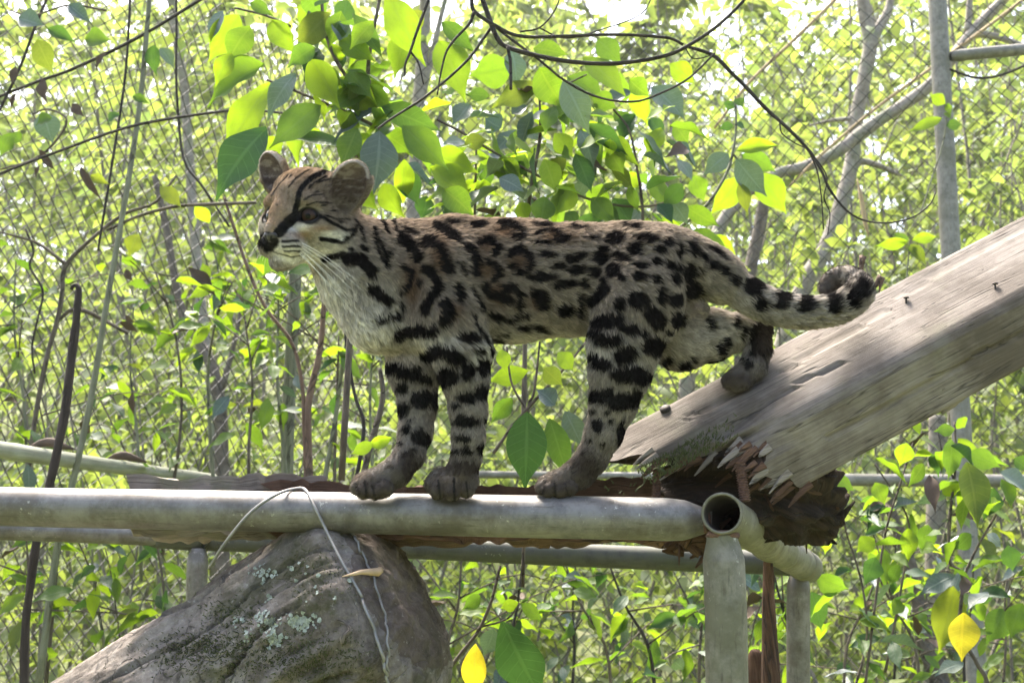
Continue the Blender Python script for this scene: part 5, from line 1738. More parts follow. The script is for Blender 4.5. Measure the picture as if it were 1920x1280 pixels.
def surface():
    h = 0.00165
    lo = np.array([J(440, 300, 0)[0], RY - 0.20, J(900, 960, 0)[2]])
    hi = np.array([J(1660, 500, 0)[0], RY + 0.12, J(600, 260, 0)[2]])
    n = np.ceil((hi - lo) / h).astype(int)
    G = np.full(n, 0.02, np.float32)
    axs = [lo[i] + np.arange(n[i]) * h for i in range(3)]
    for p in PR:
        if p[0] == 'cone':
            r = max(p[3], p[4])
            b0, b1 = np.minimum(p[1], p[2]) - r, np.maximum(p[1], p[2]) + r
        else:
            r = p[2].max()
            b0, b1 = p[1] - r, p[1] + r
        m_ = p[-1] + 0.008
        i0 = np.clip(((b0 - m_ - lo) / h).astype(int), 0, n)
        i1 = np.clip(((b1 + m_ - lo) / h).astype(int) + 2, 0, n)
        if (i1 <= i0).any():
            continue
        sl = tuple(slice(a, b) for a, b in zip(i0, i1))
        X, Y, Z = np.meshgrid(*[axs[i][sl[i]] for i in range(3)], indexing='ij')
        Pp = np.stack([X.ravel(), Y.ravel(), Z.ravel()], 1)
        G[sl] = comb(G[sl].ravel(), p, Pp).reshape(X.shape)
    # surface nets
    S = G < 0
    c000 = S[:-1, :-1, :-1]
    cnt = sum(S[a:n[0] - 1 + a, b:n[1] - 1 + b, c:n[2] - 1 + c].astype(np.int8) for a in (0, 1) for b in (0, 1) for c in (0, 1))
    act = (cnt > 0) & (cnt < 8)
    I = np.argwhere(act)
    idx = np.full(act.shape, -1, np.int64)
    idx[act] = np.arange(len(I))
    cor = [(a, b, c) for a in (0, 1) for b in (0, 1) for c in (0, 1)]
    val = {c: G[I[:, 0] + c[0], I[:, 1] + c[1], I[:, 2] + c[2]] for c in cor}
    acc, num = np.zeros((len(I), 3)), np.zeros(len(I))
    for a in cor:
        for ax_ in range(3):
            if a[ax_] == 0:
                b = list(a)
                b[ax_] = 1
                b = tuple(b)
                va, vb = val[a], val[b]
                cr = (va < 0) != (vb < 0)
                t = np.where(cr, va / (va - vb + 1e-12), 0)
                pt = np.array(a, float)[None] + t[:, None] * (np.array(b, float) - np.array(a, float))[None]
                acc += np.where(cr[:, None], pt, 0)
                num += cr
    V = lo + (I + acc / num[:, None]) * h
    F = []
    for ax_ in range(3):
        o1, o2 = [(1, 2), (2, 0), (0, 1)][ax_]
        A = S[tuple(slice(0, -1) if q == ax_ else slice(None) for q in range(3))]
        B = S[tuple(slice(1, None) if q == ax_ else slice(None) for q in range(3))]
        E = np.argwhere(A != B)
        inside = S[E[:, 0], E[:, 1], E[:, 2]]
        ok = (E[:, o1] > 0) & (E[:, o2] > 0) & (E[:, o1] < n[o1] - 1) & (E[:, o2] < n[o2] - 1)
        E, inside = E[ok], inside[ok]

        def cell(d1, d2):
            q = E.copy()
            q[:, o1] -= d1
            q[:, o2] -= d2
            return idx[q[:, 0], q[:, 1], q[:, 2]]
        Q = np.stack([cell(1, 1), cell(0, 1), cell(0, 0), cell(1, 0)], 1)
        Q[~inside] = Q[~inside][:, ::-1]
        F.append(Q)
    return V, np.concatenate(F)


# ---- coat markings, traced on the animal's side
def zz(ox, oy, s):
    return lambda pts: [(ox + x / s, oy + y / s) for x, y in pts]


z1, z2, z3, z4, z5 = zz(440, 260, 4.17), zz(700, 380, 3.556), zz(1160, 400, 3.556), zz(640, 640, 4.0), zz(980, 560, 3.2)
STR, SPT = [], []           # strokes (pts, half width), spots (x, y, rx, ry, angle)


def strokes(f, sc, rows):
    for pts, w in rows:
        STR.append((f(pts), w / sc * 0.70))


def spots(f, sc, rows):
    for r in rows:
        (x, y), = f([(r[0], r[1])])
        SPT.append((x, y, r[2] / sc * 1.33, r[3] / sc * 1.33, math.radians(r[4]) if len(r) > 4 else 0))


strokes(z2, 3.556, [([(160, 240), (230, 290), (285, 360)], 60), ([(330, 270), (410, 290), (450, 360), (490, 440)], 58), ([(400, 170), (470, 200), (530, 240)], 58), ([(190, 180), (260, 200)], 34),
                    ([(600, 290), (650, 340), (670, 420), (660, 460)], 46), ([(690, 262), (770, 250), (820, 300), (800, 340)], 46), ([(740, 390), (800, 430), (825, 480), (790, 510)], 42),
                    ([(895, 340), (960, 305), (1020, 350), (1030, 410), (985, 460), (940, 465)], 40), ([(830, 160), (900, 150), (960, 190), (970, 240), (920, 235)], 40),
                    ([(1050, 215), (1130, 195), (1230, 210), (1285, 240)], 26), ([(1060, 265), (1150, 275)], 26), ([(850, 565), (930, 560), (970, 610), (950, 690)], 42),
                    ([(1440, 650), (1500, 600), (1535, 570)], 60), ([(1375, 625), (1368, 740)], 36), ([(870, 775), (940, 760), (1010, 732)], 32), ([(800, 872), (870, 858)], 20), ([(760, 900), (820, 905)], 16),
                    ([(190, 430), (250, 450), (235, 530), (190, 585)], 32), ([(340, 440), (395, 490), (420, 560), (380, 620), (340, 705)], 54), ([(470, 670), (500, 720), (462, 785)], 58),
                    ([(150, 872), (230, 840), (300, 830), (395, 838)], 58), ([(340, 1010), (420, 960), (500, 990), (565, 1035)], 66), ([(-10, 565), (50, 615), (105, 645)], 60), ([(30, 765), (110, 752), (185, 738)], 30),
                    ([(640, 560), (690, 640), (720, 700)], 26), ([(60, 380), (100, 320)], 24), ([(20, 250), (60, 330), (80, 420)], 22), ([(660, 740), (700, 830), (780, 990)], 22), ([(560, 400), (590, 470)], 26)])
spots(z2, 3.556, [(895, 430, 26, 18), (680, 150, 50, 22), (1230, 252, 40, 20), (1110, 490, 85, 24, 4), (1140, 345, 52, 18), (1220, 430, 46, 20), (865, 575, 36, 26), (1105, 640, 44, 66, -30), (1262, 710, 56, 36),
                  (1265, 540, 76, 24, -5), (1390, 540, 22, 30), (800, 752, 46, 24, 20), (980, 830, 42, 18, 10), (1085, 830, 52, 18, 10), (190, 680, 15, 30), (560, 590, 28, 60, -15), (620, 880, 60, 34), (680, 970, 25, 22),
                  (630, 1110, 45, 50), (735, 1065, 46, 45), (490, 1150, 60, 56), (1500, 370, 52, 40, 20), (1640, 370, 62, 28, 10), (1590, 240, 62, 28), (1730, 310, 42, 35), (1800, 240, 62, 28), (1460, 470, 46, 28),
                  (1590, 460, 40, 34), (1650, 500, 25, 20), (1760, 490, 42, 30), (1760, 640, 60, 46, 20), (1640, 670, 30, 40), (1560, 782, 82, 44, -8), (1700, 830, 62, 30, 10), (1800, 852, 30, 22), (1850, 740, 40, 36),
                  (1480, 860, 36, 24), (1570, 900, 76, 32), (1670, 1000, 66, 52), (1865, 940, 56, 50, -30), (1530, 1070, 56, 36), (1470, 1000, 30, 22), (1725, 1140, 110, 48), (1370, 345, 42, 20), (1300, 375, 50, 24), (1345, 450, 52, 28),
                  (1440, 232, 32, 14), (1530, 312, 42, 20), (1100, 150, 60, 14), (1350, 170, 50, 14), (1700, 165, 60, 16), (520, 130, 60, 14), (740, 560, 22, 40, -20), (800, 610, 40, 26), (870, 640, 40, 30), (1050, 600, 16, 30), (300, 520, 18, 18), (1530, 520, 30, 18)])
spots(z3, 3.556, [(260, 240, 36, 22), (300, 190, 36, 24), (390, 230, 26, 36), (480, 230, 26, 50, -15), (560, 290, 24, 22), (230, 315, 36, 24), (350, 335, 56, 28, 20), (455, 390, 38, 54), (230, 430, 36, 28), (360, 415, 28, 34),
                  (490, 510, 48, 52), (540, 380, 15, 40), (275, 540, 28, 48), (365, 560, 40, 36), (210, 650, 40, 38), (265, 710, 30, 45, 20), (375, 690, 40, 44), (325, 790, 22, 20), (220, 865, 50, 50), (430, 1000, 34, 28), (310, 970, 30, 24),
                  (20, 430, 20, 18), (130, 345, 40, 20), (620, 340, 36, 28), (690, 378, 32, 26), (750, 428, 32, 26), (880, 478, 56, 46, 35), (930, 590, 34, 38), (1065, 560, 44, 56, 15), (1222, 605, 50, 44), (1412, 615, 40, 45), (1545, 575, 40, 52), (1612, 512, 34, 58),
                  (760, 722, 22, 26), (815, 780, 24, 34), (660, 900, 30, 30), (480, 960, 20, 20)])
spots(z3, 3.556, [(905, 900, 22, 34), (870, 1010, 26, 30), (960, 900, 22, 30), (700, 850, 24, 30), (590, 740, 22, 30), (640, 980, 30, 22)])
strokes(z3, 3.556, [([(590, 215), (640, 250), (700, 300)], 20), ([(510, 220), (540, 270)], 24), ([(960, 780), (1000, 840)], 90), ([(560, 1000), (680, 960)], 28), ([(900, 770), (920, 830)], 70)])
spots(z4, 4.0, [(600, 430, 66, 56), (470, 500, 38, 50, 15), (490, 660, 26, 30), (600, 720, 66, 46, 40), (500, 842, 38, 24), (520, 965, 34, 62, 20), (950, 215, 46, 54), (1065, 155, 50, 46), (800, 255, 54, 50), (940, 415, 60, 38), (1070, 375, 62, 50),
                (860, 480, 30, 22), (940, 592, 76, 40), (1092, 590, 24, 30), (910, 722, 46, 28), (935, 812, 36, 32), (850, 822, 32, 20), (1050, 805, 30, 36), (870, 962, 46, 18), (1005, 950, 30, 26), (940, 915, 20, 12), (450, 340, 36, 40), (700, 430, 30, 60)])
strokes(z4, 4.0, [([(310, 160), (400, 185), (460, 225), (560, 215)], 62), ([(480, 240), (640, 280)], 60)])
spots(z5, 3.2, [(475, 382, 50, 34), (432, 330, 30, 24), (620, 448, 72, 44), (712, 466, 44, 40), (460, 580, 54, 38), (600, 612, 82, 40), (682, 570, 32, 30), (450, 757, 28, 32), (590, 800, 22, 72, 8), (520, 560, 30, 30)])
SPT += [(x_, y_, r_, r_ * 0.8, 0.3) for x_, y_, r_ in ((750, 828, 6), (776, 842, 6), (757, 858, 5), (735, 872, 5), (790, 800, 5), (765, 790, 5), (858, 848, 6), (886, 846, 6), (862, 868, 5), (890, 868, 5), (848, 790, 6), (872, 735, 6), (905, 700, 6),
                                               (1118, 798, 7), (1146, 788, 7), (1104, 826, 6), (1130, 832, 6), (1094, 850, 5), (1114, 858, 5), (1140, 770, 7), (1112, 768, 6), (1180, 690, 8), (1205, 650, 8), (1240, 640, 8), (1150, 655, 7), (1410, 640, 6), (1400, 670, 6))]
HSTR, HSPT = [], []
_s, _p = STR, SPT
STR, SPT = HSTR, HSPT
HW = 1
strokes(z1, 4.17, [([(690, 262), (600, 308), (535, 370), (500, 430), (488, 510), (468, 575)], 46), ([(410, 290), (340, 370), (285, 450)], 12), ([(560, 605), (470, 610), (405, 665), (345, 730)], 84),
                   ([(640, 590), (740, 645), (850, 700), (930, 702)], 26), ([(940, 675), (922, 740), (830, 812)], 28), ([(670, 785), (740, 792), (800, 800)], 32), ([(372, 800), (490, 796)], 20), ([(372, 840), (512, 838)], 18),
                   ([(385, 878), (510, 878)], 12), ([(268, 862), (330, 892), (440, 925), (530, 905)], 8), ([(870, 930), (960, 925), (1010, 985), (1065, 1035)], 66), ([(690, 935), (770, 915), (835, 898)], 36),
                   ([(700, 300), (620, 350), (580, 390)], 14), ([(560, 255), (470, 320), (420, 380)], 10), ([(1060, 560), (1120, 640), (1170, 740)], 22), ([(980, 830), (1010, 860)], 26), ([(1070, 700), (1090, 850), (1180, 1000)], 24), ([(540, 480), (600, 450), (680, 440)], 10), ([(560, 520), (640, 500), (740, 500)], 10), ([(700, 600), (800, 620), (880, 620)], 10), ([(640, 350), (700, 330), (760, 320)], 12), ([(1130, 560), (1200, 640), (1240, 720)], 20), ([(930, 620), (985, 700), (1000, 800)], 14)])
spots(z1, 4.17, [(560, 330, 16, 8, -60), (430, 300, 14, 7, -50), (640, 420, 18, 8, -20), (760, 560, 20, 7), (690, 520, 16, 7, -10), (820, 640, 16, 8), (900, 860, 22, 14, 20), (980, 700, 16, 22), (330, 520, 10, 6), (860, 760, 14, 10), (260, 790, 66, 48, 20), (268, 835, 34, 34)])
STR, SPT = _s, _p
HSTR[:] = [(p_, w_ * (0.74 if i_ < 3 else 0.85 if i_ < 10 else 1.05)) for i_, (p_, w_) in enumerate(HSTR)]


def seg_mask(x, y, ST_, SP_, soft):
    m = np.zeros(len(x))
    for pts, hw in ST_:
        pa = np.array(pts)
        b0, b1 = pa.min(0) - hw - soft, pa.max(0) + hw + soft
        q = np.nonzero((x > b0[0]) & (x < b1[0]) & (y > b0[1]) & (y < b1[1]))[0]
        if not len(q):
            continue
        d = np.full(len(q), 1e9)
        for a, b in zip(pa[:-1], pa[1:]):
            ab = b - a
            t = np.clip(((x[q] - a[0]) * ab[0] + (y[q] - a[1]) * ab[1]) / (ab @ ab), 0, 1)
            d = np.minimum(d, np.hypot(x[q] - a[0] - t * ab[0], y[q] - a[1] - t * ab[1]))
        m[q] = np.maximum(m[q], 1 - smooth(d, hw - soft * 0.5, hw + soft * 0.5))
    for sx, sy, rx, ry, an in SP_:
        r = max(rx, ry) * 1.2 + soft
        q = np.nonzero((np.abs(x - sx) < r) & (np.abs(y - sy) < r))[0]
        if not len(q):
            continue
        c, s = math.cos(an), math.sin(an)
        u, v = (x[q] - sx) * c + (y[q] - sy) * s, -(x[q] - sx) * s + (y[q] - sy) * c
        d = (np.hypot(u / rx, v / ry) - 1) * min(rx, ry)
        m[q] = np.maximum(m[q], 1 - smooth(d, -soft * 0.5, soft * 0.5))
    return m


def blob(x, y, cx, cy, rx, ry):
    return np.exp(-((x - cx) / rx) ** 2 - ((y - cy) / ry) ** 2)


TOE_GAP_SHADE = [([(684, 902), (688, 930)], 2.2), ([(697, 908), (706, 938)], 1.8), ([(668, 905), (674, 926)], 1.6), ([(822, 900), (826, 936)], 2.2), ([(851, 896), (853, 938)], 2.4), ([(874, 902), (878, 930)], 1.8), ([(1024, 897), (1018, 926)], 2.0), ([(1040, 902), (1042, 932)], 2.0), ([(1060, 906), (1066, 932)], 1.6)]  # shade between the toes, painted as dark strokes


def tail_near(P):
    # fractional index of the nearest tail joint, and whether the point is on the tail
    ti, td = np.zeros(len(P)), np.zeros(len(P))
    x, _y = project(P)
    q = np.nonzero(x > 1285)[0]
    for s0 in range(0, len(q), 20000):
        qq = q[s0:s0 + 20000]
        D = np.linalg.norm(P[qq][:, None, :] - TS[None], axis=2)
        i = D.argmin(1)
        a = np.clip(i - 1, 0, 45)
        b = np.clip(i + 1, 0, 45)
        ab = TS[b] - TS[a]
        t = np.clip(((P[qq] - TS[a]) * ab).sum(1) / (ab * ab).sum(1), 0, 1)
        ti[qq] = a + t * (b - a)
        td[qq] = D[np.arange(len(qq)), i] < TR[i] * 1.25
    return ti, td


def coat(P):
    """Linear colour of the coat at world points."""
    x, y = project(P)
    hl = (P - HC) @ HAX.T / HS
    nz = vnoise(P * 260) - 0.5
    n2 = vnoise(P * 90 + 40) - 0.5
    xj, yj = x + nz * 5 + n2 * 7, y + (vnoise(P * 260 + 9) - 0.5) * 5 + (vnoise(P * 90 + 80) - 0.5) * 7
    head = smooth(-np.hypot(x - 585, y - 400), -125, -95)
    col = np.tile(np.array([0.255, 0.213, 0.168]), (len(P), 1))

    def lay(c, w):
        nonlocal col
        w = np.clip(w, 0, 1)[:, None]
        col = col * (1 - w) + np.array(c) * w
    lay((0.235, 0.172, 0.12), blob(x, y, 900, 415, 330, 40) * 0.8)
    lay((0.245, 0.213, 0.18), smooth(y, 600, 680))
    lay((0.58, 0.54, 0.47), blob(x, y, 990, 655, 150, 34) * 1.1 * (x > 880))
    lay((0.62, 0.58, 0.52), np.maximum(blob(x, y, 610, 560, 60, 70), blob(x, y, 680, 620, 62, 52)) * 1.2)
    lay((0.52, 0.48, 0.43), blob(x, y, 800, 640, 60, 22) + blob(x, y, 720, 560, 40, 30) * .7)
    lay((0.40, 0.34, 0.29), blob(x, y, 752, 665, 45, 28))
    lay((0.42, 0.375, 0.33), (blob(x, y, 1300, 650, 50, 40) + blob(x, y, 1360, 620, 40, 30)) * (x > 1215))
    lay((0.40, 0.36, 0.315), blob(x, y, 1470, 580, 200, 60) * 1.0 * (x > 1300))
    lay((0.21, 0.16, 0.14), blob(x, y, 1306, 575, 17, 22))
    # rosette fillings, a little darker and warmer than the ground
    for cx, cy, rx, ry in ((965, 490, 24, 22), (940, 435, 22, 14), (1040, 447, 36, 12), (930, 550, 26, 26), (905, 505, 22, 20), (820, 480, 20, 40), (1000, 560, 16, 20), (770, 530, 24, 50), (845, 580, 20, 18), (905, 460, 20, 18)):
        lay((0.125, 0.08, 0.05), np.minimum(1, blob(x, y, cx, cy, rx, ry) * 1.2))
    # head
    lay((0.235, 0.187, 0.14), head)
    lay((0.07, 0.05, 0.036), head * smooth(vnoise(P * np.array([330, 330, 330])), 0.55, 0.8) * smooth(-y, -430, -380) * 0.75)
    lay((0.27, 0.188, 0.118), head * np.maximum(blob(x, y, 555, 330, 44, 34), blob(x, y, 520, 385, 26, 34)))
    lay((0.68, 0.64, 0.58), head * np.clip(blob(x, y, 520, 478, 46, 24) * 1.3 + blob(x, y, 600, 480, 66, 26) * .9 + blob(x, y, 562, 427, 28, 7) * 1.4 + blob(x, y, 626, 442, 24, 14) * 1.5 + blob(x, y, 575, 393, 22, 5) * .6 + blob(x, y, 486, 420, 10, 14) * .6, 0, 1))
    lay((0.30, 0.18, 0.11), head * (blob(x, y, 600, 428, 28, 6) * 0.8 + blob(x, y, 566, 440, 14, 8) * 0.7))
    lay((0.30, 0.20, 0.12), head * blob(x, y, 512, 425, 12, 26) * 0.6)
    # ears: pink-brown inside, black behind with a pale rim
    ear = smooth(hl[:, 1], 58, 70) * smooth(np.abs(hl[:, 0]), 52, 64)
    for c1, r1, ax3 in EARS:
        q = ((hl - c1) @ ax3.T) / r1
        k0 = np.linalg.norm(q, axis=1)
        streak = vnoise(np.stack([hl[:, 0] * 0.05, hl[:, 1] * 0.28, hl[:, 2] * 0.05], 1))
        lay((0.34, 0.30, 0.26), (1 - smooth(k0, 1.08, 1.22)) * ear)
        lay((0.13, 0.095, 0.085), (1 - smooth(k0, 1.0, 1.07)) * smooth(hl[:, 1], 22, 40))
        lay((0.30, 0.25, 0.23), (1 - smooth(k0, 1.0, 1.07)) * smooth(streak, 0.5, 0.7) * smooth(hl[:, 1], 22, 40) * 0.7)
    m = np.where(head > 0.5, 0, seg_mask(xj, yj, STR, SPT, 5.0))
    mh = seg_mask(x + nz * 2, y + n2 * 2, HSTR, HSPT, 3.0)
    hd = smooth(-np.hypot(x - 600, y - 420), -190, -150)
    for s, cen, gaze in EC:
        w = 1 - smooth(np.linalg.norm((hl - (cen + gaze * EYE_R * 0.8)) / np.array([1.35, 1.0, 1.2]), axis=1), 15, 19)
        lay((0.012, 0.010, 0.010), w)
    lay((0.008, 0.007, 0.007), np.maximum(m, mh * hd) * (1 - ear))
    # dark feet
    TI, TD = tail_near(P)
    band = np.zeros(len(P))
    for bi in (15.5, 19, 22.5, 26, 29, 31.8, 34.6, 37.6, 40.6, 44):
        band = np.maximum(band, 1 - smooth(np.abs(TI + n2 * 1.6 + nz - bi), 0.55, 1.15))
    upper = smooth(P[:, 2] - TS[np.clip(TI.astype(int), 0, 45), 2], -0.012, 0.004)
    band = band * np.maximum(upper, smooth(TI, 27, 31) * 0.8) * 0.92
    lay((0.012, 0.011, 0.011), band * TD)
    lay((0.075, 0.058, 0.048), smooth(TI, 37, 40) * TD * (1 - band) * 0.9)
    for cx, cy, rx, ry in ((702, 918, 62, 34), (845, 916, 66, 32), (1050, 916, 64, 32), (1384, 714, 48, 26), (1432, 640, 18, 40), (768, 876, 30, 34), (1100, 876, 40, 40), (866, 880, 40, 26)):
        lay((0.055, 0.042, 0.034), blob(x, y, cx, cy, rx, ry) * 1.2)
    for cx, cy, rx, ry in ((684, 893, 26, 8), (838, 896, 32, 8), (1036, 897, 26, 8)):
        lay((0.15, 0.115, 0.09), blob(x, y, cx, cy, rx, ry) * 0.9)  # highlight painted on the tops of the toes
    lay((0.012, 0.010, 0.009), seg_mask(x, y, TOE_GAP_SHADE, [], 2.0) * 0.9)
    return col, np.maximum(m, mh * hd), head, ear, hl, x, y


CV, CF = surface()
cat = thing('spotted_cat', 'spotted wild cat standing on the pipe rail with a hind paw on the beam', 'wild cat', at(960, 930, RY))
me = bpy.data.meshes.new('body')
me.from_pydata(CV.tolist(), [], CF.tolist())
me.polygons.foreach_set('use_smooth', [True] * len(CF))
me.update()
vn = np.empty(len(CV) * 3, np.float32)
me.vertex_normals.foreach_get('vector', vn)
vn = vn.reshape(-1, 3).astype(float)
bc, bm, bh, bear, bhl, bx, by = coat(CV)
# back of the ears is black
bk = bear * smooth(-(vn @ HF), 0.0, 0.35)
bc = bc * (1 - bk[:, None]) + np.array([0.02, 0.017, 0.015]) * bk[:, None]
# rims of the eyes and the nose leather
for s, cen, gaze in EC:
    w = 1 - smooth(np.linalg.norm((bhl - (cen + gaze * EYE_R * 0.8)) / np.array([1.25, 1.0, 1.2]), axis=1), 14, 18)
    bc = bc * (1 - w[:, None]) + np.array([0.012, 0.010, 0.010]) * w[:, None]
ca_ = me.attributes.new('coat', 'FLOAT_COLOR', 'POINT')
ca_.data.foreach_set('color', np.concatenate([bc * 0.8, np.ones((len(bc), 1))], 1).astype(np.float32).ravel())
m, nt, p = mat('cat_skin')
a = N(nt, 'ShaderNodeAttribute', attribute_name='coat')
nt.links.new(a.outputs['Color'], p.inputs['Base Color'])
p.inputs['Roughness'].default_value = 0.75
p.inputs['Specular IOR Level'].default_value = 0.2
me.materials.append(m)
link('body', me, cat)

# ---- eyes
for s, cen, gaze in EC:
    g = gaze @ HAX
    g /= np.linalg.norm(g)
    bpy_c = Vector(H(*cen))
    mb = MB()
    nu, nv_ = 24, 16
    e1 = np.cross(g, HU)
    e1 /= np.linalg.norm(e1)
    e2 = np.cross(e1, g)
    V, UV, F = [], [], []
    R_ = EYE_R * HS * 0.93
    for i in range(nv_ + 1):
        th = math.pi * i / nv_
        for j in range(nu):
            ph = 2 * math.pi * j / nu
            dv = g * math.cos(th) + (e1 * math.cos(ph) + e2 * math.sin(ph)) * math.sin(th)
            V.append(np.array(bpy_c) + dv * R_)
            UV.append((th / math.pi, ph / 6.2832))
    for i in range(nv_):
        for j in range(nu):
            F.append((i * nu + j, (i + 1) * nu + j, (i + 1) * nu + (j + 1) % nu, i * nu + (j + 1) % nu))
    mb.add(V, F, UV)
    m, nt, p = mat('cat_eye')
    sp = N(nt, 'ShaderNodeSeparateXYZ')
    nt.links.new(N(nt, 'ShaderNodeTexCoord').outputs['UV'], sp.inputs[0])
    r = ramp(nt, [(0.0, (0.003, 0.003, 0.003)), (0.085, (0.003, 0.003, 0.003)), (0.10, (0.032, 0.016, 0.008) if s > 0 else (0.15, 0.08, 0.032)), (0.20, (0.03, 0.015, 0.008) if s > 0 else (0.10, 0.052, 0.022)), (0.25, (0.01, 0.008, 0.007)), (1, (0.02, 0.015, 0.012))])
    nt.links.new(sp.outputs[0], r.inputs[0])
    nt.links.new(r.outputs[0], p.inputs['Base Color'])
    p.inputs['Roughness'].default_value = 0.06 if s > 0 else 0.25
    p.inputs['Specular IOR Level'].default_value = 0.16
    mb.build('eye', m, cat)

# ---- nose leather
mb = MB()
nsp = [H(0, -39, 127)]
V, F = [], []
nu, nv_ = 18, 12
for i in range(nv_ + 1):
    th = math.pi * i / nv_
    for j in range(nu):
        ph = 2 * math.pi * j / nu
        l, u, f = 14.5 * math.sin(th) * math.cos(ph), 11 * math.cos(th), 8 * math.sin(th) * math.sin(ph)
        if u < 0:
            l *= 1 - 0.55 * (-u / 11) ** 1.2
        if abs(abs(l) - 6) < 3 and u < 2 and f > 0:
            f -= 2.0
        V.append(H(l, -38 + u, 123 + f))
for i in range(nv_):
    for j in range(nu):
        F.append((i * nu + j, i * nu + (j + 1) % nu, (i + 1) * nu + (j + 1) % nu, (i + 1) * nu + j))
mb.add(V, F)
m, nt, p = mat('nose_leather')
p.inputs['Base Color'].default_value = (0.020, 0.016, 0.016, 1)
p.inputs['Roughness'].default_value = 0.42
mb.build('nose', m, cat)

# ---- whiskers
rs = np.random.RandomState(77)
for s in (1, -1):
    for i in range(7):
        r0 = H(s * rs.uniform(24, 36), -46 - i * 2.6, 92 + rs.uniform(-6, 4))
        dl = np.array([s * rs.uniform(0.75, 1.0), -0.25 - 0.10 * i + rs.uniform(-.1, .1), -0.30 + rs.uniform(-0.15, 0.1)])
        if s > 0:
            dl = np.array([rs.uniform(0.7, 1.0), -0.55 - 0.07 * i, -0.35])
        dl /= np.linalg.norm(dl)
        ln = rs.uniform(90, 165) if s > 0 else rs.uniform(30, 60)
        l0 = np.array([0, 0, 0.0])
        P = [r0, r0 + (HL * dl[0] + HU * dl[1] + HF * dl[2]) * HS * ln * 0.5, r0 + (HL * dl[0] + HU * (dl[1] - 0.14) + HF * (dl[2] - 0.1)) * HS * ln]
        mb = MB()
        mb.tube(spline(P, 10), np.linspace(0.00036, 0.00012, 10), 5)
        mb.build('whisker', M['whisker'], cat)

# ---- fur
rs = np.random.RandomState(5)
v0, v1, v2, v3 = (CV[CF[:, i]] for i in range(4))
ar = np.linalg.norm(np.cross(v2 - v0, v3 - v1), axis=1) * 0.5
fc = (v0 + v1 + v2 + v3) / 4
fn = vn[CF].mean(1)
wgt = ar * np.where(fn[:, 1] > 0.35, 0.35, 1.0)
hh = np.linalg.norm((fc - HC), axis=1) < 0.115
wgt = wgt * np.where(hh, 2.2, 1.0)
NH = 240000
pick = rs.choice(len(CF), NH, p=wgt / wgt.sum())
a, b = rs.rand(NH, 1), rs.rand(NH, 1)
root = (v0[pick] * (1 - a) + v1[pick] * a) * (1 - b) + (v3[pick] * (1 - a) + v2[pick] * a) * b
nrm = fn[pick] / np.linalg.norm(fn[pick], axis=1)[:, None]
fcol, fm, fh, fear, fhl, fx, fy = coat(root)
# lie of the coat
FLOW = np.array([(560, 340, .3, -.9), (640, 350, 1, -.4), (620, 430, 1, .35), (560, 480, .7, .8), (505, 480, .1, 1), (660, 470, .8, .6), (520, 380, -.1, -1), (590, 320, .6, -.8), (530, 430, .7, .1), (700, 440, 1, .35), (640, 540, .45, .9), (680, 600, .5, .9), (720, 640, .3, 1),
                 (800, 450, 1, .2), (900, 500, 1, .25), (1000, 450, 1, .12), (1100, 500, 1, .2), (1000, 600, .9, .5), (900, 620, .8, .6), (1200, 450, 1, .35), (1250, 500, .8, .6), (800, 600, .5, .85),
                 (775, 720, .08, 1), (780, 820, .0, 1), (875, 720, .08, 1), (870, 820, .0, 1), (1160, 720, -.05, 1), (1190, 610, .3, .95), (1110, 860, -.4, .9), (860, 900, -.3, .9), (700, 910, -.8, .5), (1040, 910, -.9, .4), (1140, 800, -.2, 1),
                 (1320, 505, .9, .5), (1400, 560, .85, .5), (1480, 588, 1, .1), (1570, 580, .95, -.3), (1622, 545, -.1, -1), (1590, 518, -1, -.1), (1555, 530, -.4, 1),
                 (1330, 630, 1, .15), (1270, 650, .8, .5), (1415, 680, -.15, 1), (1385, 712, -.9, .4)], float)
dx, dy = fx[:, None] - FLOW[None, :, 0], fy[:, None] - FLOW[None, :, 1]
w = 1.0 / (dx * dx + dy * dy + 120.0) ** 1.5
fl = np.stack([(w * FLOW[None, :, 2]).sum(1), np.zeros(NH), -(w * FLOW[None, :, 3]).sum(1)], 1)
TI_, TD_ = tail_near(root)
TT = np.gradient(TS, axis=0)
TT /= np.linalg.norm(TT, axis=1)[:, None]
wt = (TD_ * smooth(TI_, 8, 12))[:, None]
fl = fl * (1 - wt) / (np.linalg.norm(fl, axis=1)[:, None] + 1e-9) + TT[np.clip(np.round(TI_).astype(int), 0, 45)] * wt
fl /= np.linalg.norm(fl, axis=1)[:, None] + 1e-9
fl += (np.stack([vnoise(root * 70), vnoise(root * 70 + 30), vnoise(root * 70 + 60)], 1) - 0.5) * 0.55
fl += rs.normal(0, 0.16, fl.shape)
tg = fl - nrm * (fl * nrm).sum(1)[:, None]
tg /= np.linalg.norm(tg, axis=1)[:, None] + 1e-9
# hair length in photo pixels
ln = np.full(NH, 15.0)


def setl(v, wv):
    global ln
    wv = np.clip(wv, 0, 1)
    ln = ln * (1 - wv) + v * wv


